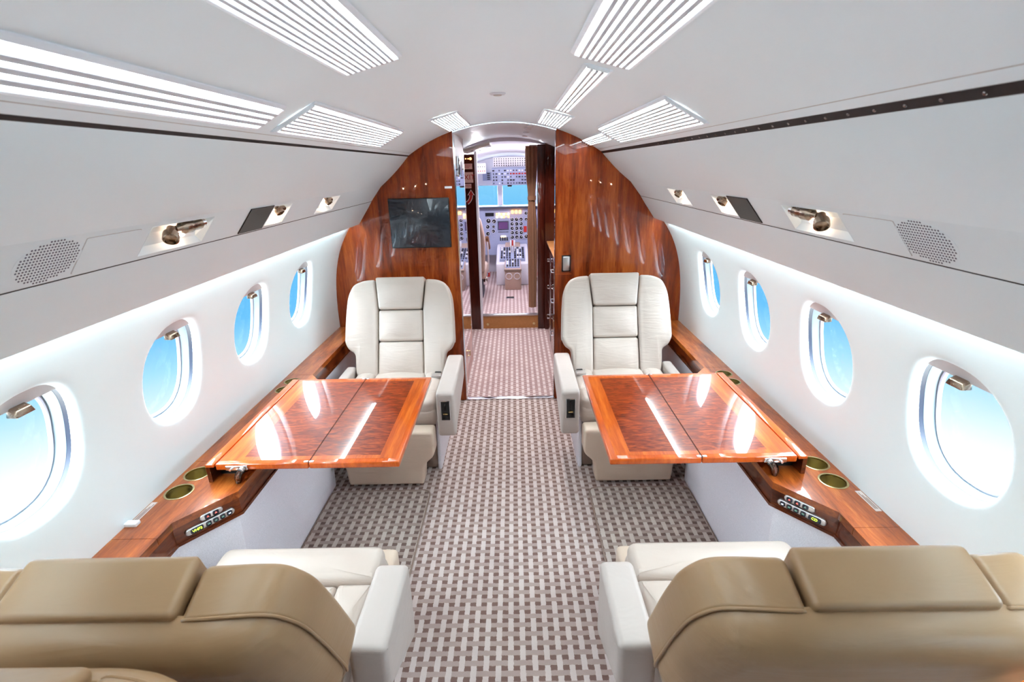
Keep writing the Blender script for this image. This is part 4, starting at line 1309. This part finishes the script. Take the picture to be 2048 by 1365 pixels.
# instrument panel
YP = 6.95
t = thing('instrument_panel', (-0.05, YP, 0), 'grey cockpit instrument panel with round gauges and amber warning lights', 'panel')
def ip(px, py):      # layout grid of the panel, in units of 6.8 mm
    return ((px - 1018) * 0.0068 + 0.04, 1.075 - (py - 411) * 0.0066)
MB().box(-0.75, 0.72, 0.0, 0.05, 0.42, 1.05).build('panel_face', 'cockpit_grey', t, smooth=False)
MB().box(-0.78, 0.76, -0.07, 0.18, 1.045, 1.075, 0.012, 3).build('glareshield', 'cockpit_dark', t)
def plate(px0, py0, px1, py1, mat, nm, d=0.006, parent=None, bev=0.0015):
    a, b = ip(px0, py0), ip(px1, py1)
    return MB().box(a[0], b[0], -d, 0.002, a[1], b[1], bev, 1).build(nm, mat, parent or t)
def gauge(px, py, r, par=None):
    x, z = ip(px, py)
    g = MB().lathe((x, 0.0, z), (0, -1, 0), [(r, 0), (r, 0.008), (r * 0.86, 0.010), (r * 0.84, 0.006)], 18).build('gauge', 'cockpit_white', par or t)
    MB().lathe((x, 0.0, z), (0, -1, 0), [(r * 0.85, 0.005), (0.0, 0.0055)], 18).build('dial_face', 'dial_black', g)
    a = random.uniform(0, 2 * pi)
    MB().hull([(x, -0.0068, z), (x + r * 0.2 * cos(a + 1.5), -0.0068, z + r * 0.2 * sin(a + 1.5)), (x + r * 0.8 * cos(a), -0.0068, z + r * 0.8 * sin(a)), (x + r * 0.2 * cos(a - 1.5), -0.0068, z + r * 0.2 * sin(a - 1.5))],
              [(x, -0.0058, z), (x + r * 0.2 * cos(a + 1.5), -0.0058, z + r * 0.2 * sin(a + 1.5)), (x + r * 0.8 * cos(a), -0.0058, z + r * 0.8 * sin(a)), (x + r * 0.2 * cos(a - 1.5), -0.0058, z + r * 0.2 * sin(a - 1.5))]).build('needle', 'mark_white', g, smooth=False)
for r_ in range(5):
    for c_ in range(3):
        gauge(1023 + 9 * c_, 438 + 9 * r_, 0.027)
for (px, py, r) in ((976, 440, 0.035), (987, 441, 0.03), (986, 452, 0.022), (985, 461, 0.026), (974, 452, 0.03), (974, 466, 0.03), (1051, 426, 0.024), (1051, 438, 0.022), (1051, 473, 0.03)):
    gauge(px, py, r)
for r_ in range(2):
    for c_ in range(6):
        x, z = ip(993 + 4.6 * c_, 427 + 5.5 * r_)
        MB().box(x - 0.013, x + 0.013, -0.010, 0.0, z - 0.014, z + 0.014, 0.002, 1).build('warning_light', ['led_amber', 'led_yellow'][(r_ + c_) % 2] if (r_ * 6 + c_) not in (7, 10) else 'mark_white', t)
for c_ in range(3):
    x, z = ip(1024 + 7.6 * c_, 423)
    MB().box(x - 0.016, x + 0.016, -0.03, 0.0, z - 0.022, z + 0.022, 0.004, 1).build('fire_handle', 'led_amber', t)
plate(970, 424, 987, 431, 'dial_black', 'radio_display')
bz = plate(994, 441, 1016, 459, 'cockpit_dark', 'radar_bezel', 0.010)
plate(996, 443, 1014, 457, 'screen_purple', 'radar_screen', 0.012)
for c_ in range(7):
    x, z = ip(996 + 3 * c_, 463); MB().box(x - 0.006, x + 0.006, -0.008, 0, z - 0.006, z + 0.006).build('button', 'dial_black', t, smooth=False)
for c_ in range(4):
    x, z = ip(999 + 4.5 * c_, 477); MB().box(x - 0.007, x + 0.007, -0.02, 0, z - 0.024, z + 0.024, 0.002, 1).build('switch', 'dial_black', t)
plate(1000, 471, 1010, 474, 'led_yellow', 'light_bar', 0.008)
plate(1017, 485, 1037, 491, 'mark_white', 'lit_placard', 0.010)
plate(1046, 452, 1052, 464, 'sign_red', 'red_guard', 0.014)
for (px, py) in ((1000, 492), (1010, 492)):
    gauge(px, py, 0.022)
t['label'] = 'grey cockpit instrument panel with round gauges and amber warning lights'

# overhead panel
t = thing('overhead_console', (0.0, 6.55, 1.45), 'grey overhead switch panel above the windscreen', 'console')
def oh(u, v, h):     # u across, v along the sloped face (0 rear/top .. 1 front/bottom), h toward the cabin
    return (u, 0.10 * v - 0.97 * h, 0.105 - 0.20 * v - 0.2 * h)
def ohbox(par, u0, u1, v0, v1, h0, h1, nm, mat):
    m = MB(); m.hull([oh(u0, v0, h0), oh(u1, v0, h0), oh(u1, v1, h0), oh(u0, v1, h0)], [oh(u0, v0, h1), oh(u1, v0, h1), oh(u1, v1, h1), oh(u0, v1, h1)]); return m.build(nm, mat, par, smooth=False)
ohbox(t, -0.215, 0.32, 0.0, 1.0, -0.05, 0.0, 'panel_face', 'cockpit_grey')
for r_ in range(5):
    for c_ in range(14):
        if random.random() < 0.22: continue
        u = -0.195 + 0.036 * c_; v = 0.12 + 0.19 * r_
        w = random.choice((0.006, 0.009, 0.012))
        ohbox(t, u - w, u + w, v - 0.035, v + 0.035, 0.0, 0.014, 'switch', 'sign_red' if (r_ == 1 and 5 < c_ < 12) else random.choice(('dial_black', 'dial_black', 'cockpit_dark', 'mark_white')))
t = thing('breaker_console', (0.05, 6.45, 1.63), 'white panel studded with rows of circuit breakers above the switch panel', 'panel')
def br(u, v, h): return (u, 0.06 * v - 0.97 * h, 0.05 - 0.10 * v - 0.2 * h)
def brbox(u0, u1, v0, v1, h0, h1, nm, mat, par=t):
    m = MB(); m.hull([br(u0, v0, h0), br(u1, v0, h0), br(u1, v1, h0), br(u0, v1, h0)], [br(u0, v0, h1), br(u1, v0, h1), br(u1, v1, h1), br(u0, v1, h1)]); return m.build(nm, mat, par, smooth=False)
brbox(-0.24, 0.26, 0.0, 1.0, -0.04, 0.0, 'panel_face', 'cockpit_white')
for r_ in range(4):
    for c_ in range(17):
        u = -0.225 + 0.0285 * c_; v = 0.13 + 0.25 * r_
        brbox(u - 0.005, u + 0.005, v - 0.05, v + (0.05 if r_ < 2 else 0.08), 0.0, 0.012, 'breaker', 'dial_black')
t = thing('breaker_strip', (-0.36, 6.45, 1.56), 'small breaker strip at the upper left of the cockpit', 'panel')
MB().box(-0.08, 0.08, -0.02, 0.02, -0.06, 0.06, 0.004).build('panel_face', 'cockpit_white', t)
for r_ in range(2):
    for c_ in range(6):
        MB().box(-0.065 + 0.026 * c_ - 0.005, -0.065 + 0.026 * c_ + 0.005, -0.03, -0.018, 0.02 - 0.05 * r_ - 0.006, 0.02 - 0.05 * r_ + 0.006).build('breaker', 'dial_black' if r_ == 0 else 'sign_red', t, smooth=False)
t = thing('compass', (0.0, 7.12, 1.345), 'small black compass hanging at the top of the windscreen', 'compass')
MB().box(-0.03, 0.03, -0.03, 0.03, -0.03, 0.02, 0.008).build('body', 'dial_black', t)
MB().cyl((0, 0, 0.015), (0, 0, 0.08), 0.006, n=10).build('stem', 'dial_black', t)
t = thing('chart_plate', (-0.30, 7.1, 1.46), 'pale blue chart plate at the top left of the windscreen', 'placard')
MB().box(-0.06, 0.06, -0.012, 0.0, -0.06, 0.05, 0.002).build('plate', 'cockpit_grey', t)
for k in range(4):
    MB().box(0.0, 0.04, -0.016, -0.011, -0.045 + 0.024 * k, -0.033 + 0.024 * k).build('knob', 'dial_black', t, smooth=False)

# centre pedestal with throttle levers
t = thing('centre_pedestal', (0.025, 6.0, CF), 'centre pedestal with throttle levers, radios and two round vents', 'pedestal')
MB().prism([(0.0, 0.0), (0.94, 0.0), (0.94, 0.45), (0.70, 0.40), (0.0, 0.255)], 'x', -0.10, 0.10, 0.012, 2).build('column', 'cockpit_beige', t)
MB().prism([(0.25, 0.0), (0.94, 0.0), (0.94, 0.43), (0.70, 0.38), (0.25, 0.285)], 'x', -0.21, 0.20, 0.02, 2).build('shroud', 'cockpit_white', t)
def pd(u, v, h):
    return (u, v * 0.70, 0.256 + 0.146 * v + h)
def pdbox(u0, u1, v0, v1, h0, h1, nm, mat, par=t):
    m = MB(); m.hull([pd(u0, v0, h0), pd(u1, v0, h0), pd(u1, v1, h0), pd(u0, v1, h0)], [pd(u0, v0, h1), pd(u1, v0, h1), pd(u1, v1, h1), pd(u0, v1, h1)]); return m.build(nm, mat, par, smooth=False)
pdbox(-0.165, 0.155, 0.42, 1.02, -0.02, 0.012, 'deck', 'cockpit_grey')
pdbox(-0.088, 0.088, 0.05, 0.41, -0.02, 0.012, 'deck', 'cockpit_grey')
for r_ in range(6):
    for c_ in range(9):
        u = -0.14 + 0.034 * c_; v = 0.47 + 0.09 * r_
        if abs(u) < 0.03: continue
        pdbox(u - 0.011, u + 0.011, v - 0.025, v + 0.02, 0.012, 0.03, 'knob', random.choice(('dial_black', 'cockpit_dark', 'mark_white')))
for r_ in range(4):
    for c_ in range(5):
        u = -0.066 + 0.033 * c_; v = 0.10 + 0.085 * r_
        pdbox(u - 0.011, u + 0.011, v - 0.025, v + 0.02, 0.012, 0.026, 'knob', random.choice(('dial_black', 'mark_white', 'cockpit_dark')))
for k in range(3):
    u = -0.024 + 0.024 * k
    lv = MB().tube([pd(u, 0.72, 0.01), pd(u, 0.76, 0.12)], 0.006, 8).build('throttle_lever', 'satin', t)
    MB().box(u - 0.010, u + 0.010, 0.52, 0.545, 0.46, 0.53, 0.003).build('grip', 'sign_red' if k == 1 else 'mark_white', lv)
for x in (-0.05, 0.05):
    v = MB().lathe((x, 0.0, 0.17), (0, -1, 0), [(0.042, -0.004), (0.042, 0.004), (0.036, 0.008), (0.034, 0.002)], 24).build('vent', 'cockpit_white', t)
    MB().lathe((x, 0.0, 0.17), (0, -1, 0), [(0.035, 0.002), (0.012, 0.001), (0.0, 0.006)], 24).build('vent_core', 'cockpit_beige', v)
MB().box(-0.105, 0.105, -0.012, 0.02, 0.235, 0.256, 0.004).build('cap_strip', 'fabric_brown', t)

# pilot seats
def pilot_seat(x, sgn, label):
    t = thing('pilot_seat', (x, 5.75, CF), label, 'seat', 'pilot seats')
    bk = round_poly([(-0.22, 0.32), (0.22, 0.32), (0.24, 0.70), (0.20, 0.92), (0.12, 0.98), (-0.12, 0.98), (-0.20, 0.92), (-0.24, 0.70)], 0.05, 4, 0.06)
    m = MB(); puff(m, bk, -0.09, 0.03, 0.03, 0.01, lambda u, w, q: (u, -0.18 - 0.16 * (w - 0.3) + q, w), 0.04); m.build('backrest', 'cockpit_beige', t)
    c = round_poly([(-0.23, -0.22), (0.23, -0.22), (0.23, 0.28), (-0.23, 0.28)], 0.04, 4, 0.06)
    m = MB(); puff(m, c, 0.24, 0.36, 0.03, 0.01, lambda u, w, q: (u, w, q), 0.02); m.build('cushion', 'cockpit_beige', t)
    MB().box(-0.19, 0.19, -0.16, 0.2, 0.0, 0.24, 0.02).build('base', 'cockpit_dark', t)
    a = MB().hull([(sgn * 0.235, -0.20, 0.66), (sgn * 0.275, -0.20, 0.66), (sgn * 0.275, 0.10, 0.52), (sgn * 0.235, 0.10, 0.52)], [(sgn * 0.235, -0.20, 0.72), (sgn * 0.275, -0.20, 0.72), (sgn * 0.275, 0.10, 0.58), (sgn * 0.235, 0.10, 0.58)], 0.012, 2).build('armrest', 'curtain_brown', t)
    m = MB().tube([(sgn * 0.255, -0.18, 0.68), (sgn * 0.262, -0.17, 0.50), (sgn * 0.258, -0.10, 0.36), (sgn * 0.25, -0.02, 0.28)], 0.009, 8); m.build('harness', 'cockpit_white', t)
    MB().box(sgn * 0.24, sgn * 0.262, 0.0, 0.06, 0.22, 0.27, 0.004).build('release', 'sign_red', t)
    MB().box(sgn * 0.19, sgn * 0.24, -0.15, 0.2, 0.16, 0.24, 0.01).build('rail', 'chrome', t)
pilot_seat(-0.505, 1, 'beige pilot seat with angled armrest at the left of the cockpit')
pilot_seat(0.52, -1, 'beige pilot seat half hidden by the curtain at the right')

# round lamps added to the cockpit ceiling to brighten the cockpit
for k, (x, y) in enumerate(((-0.3, 5.6), (0.3, 5.6))):
    t = thing('fill_lamp', (x, y, roof_z(x, y) - 0.002), 'round lamp added on the %s of the cockpit ceiling as fill light' % ('left' if x < 0 else 'right'), 'lamp', 'cockpit fill lamps')
    MB().lathe((0, 0, 0), (0, 0, -1), [(0.05, 0), (0.05, 0.008), (0.042, 0.012)], 20).build('rim', 'chrome', t)
    MB().lathe((0, 0, 0), (0, 0, -1), [(0.043, 0.008), (0.03, 0.018), (0.0, 0.022)], 20).build('lens', 'mark_white', t)
    la = bpy.data.lights.new('fill_bulb', 'POINT'); la.energy = 3.6; la.color = (0.94, 0.93, 1.0); la.shadow_soft_size = 0.04
    lo = bpy.data.objects.new('bulb', la); col.objects.link(lo); lo.parent = t; lo.location = (0, 0, -0.05)
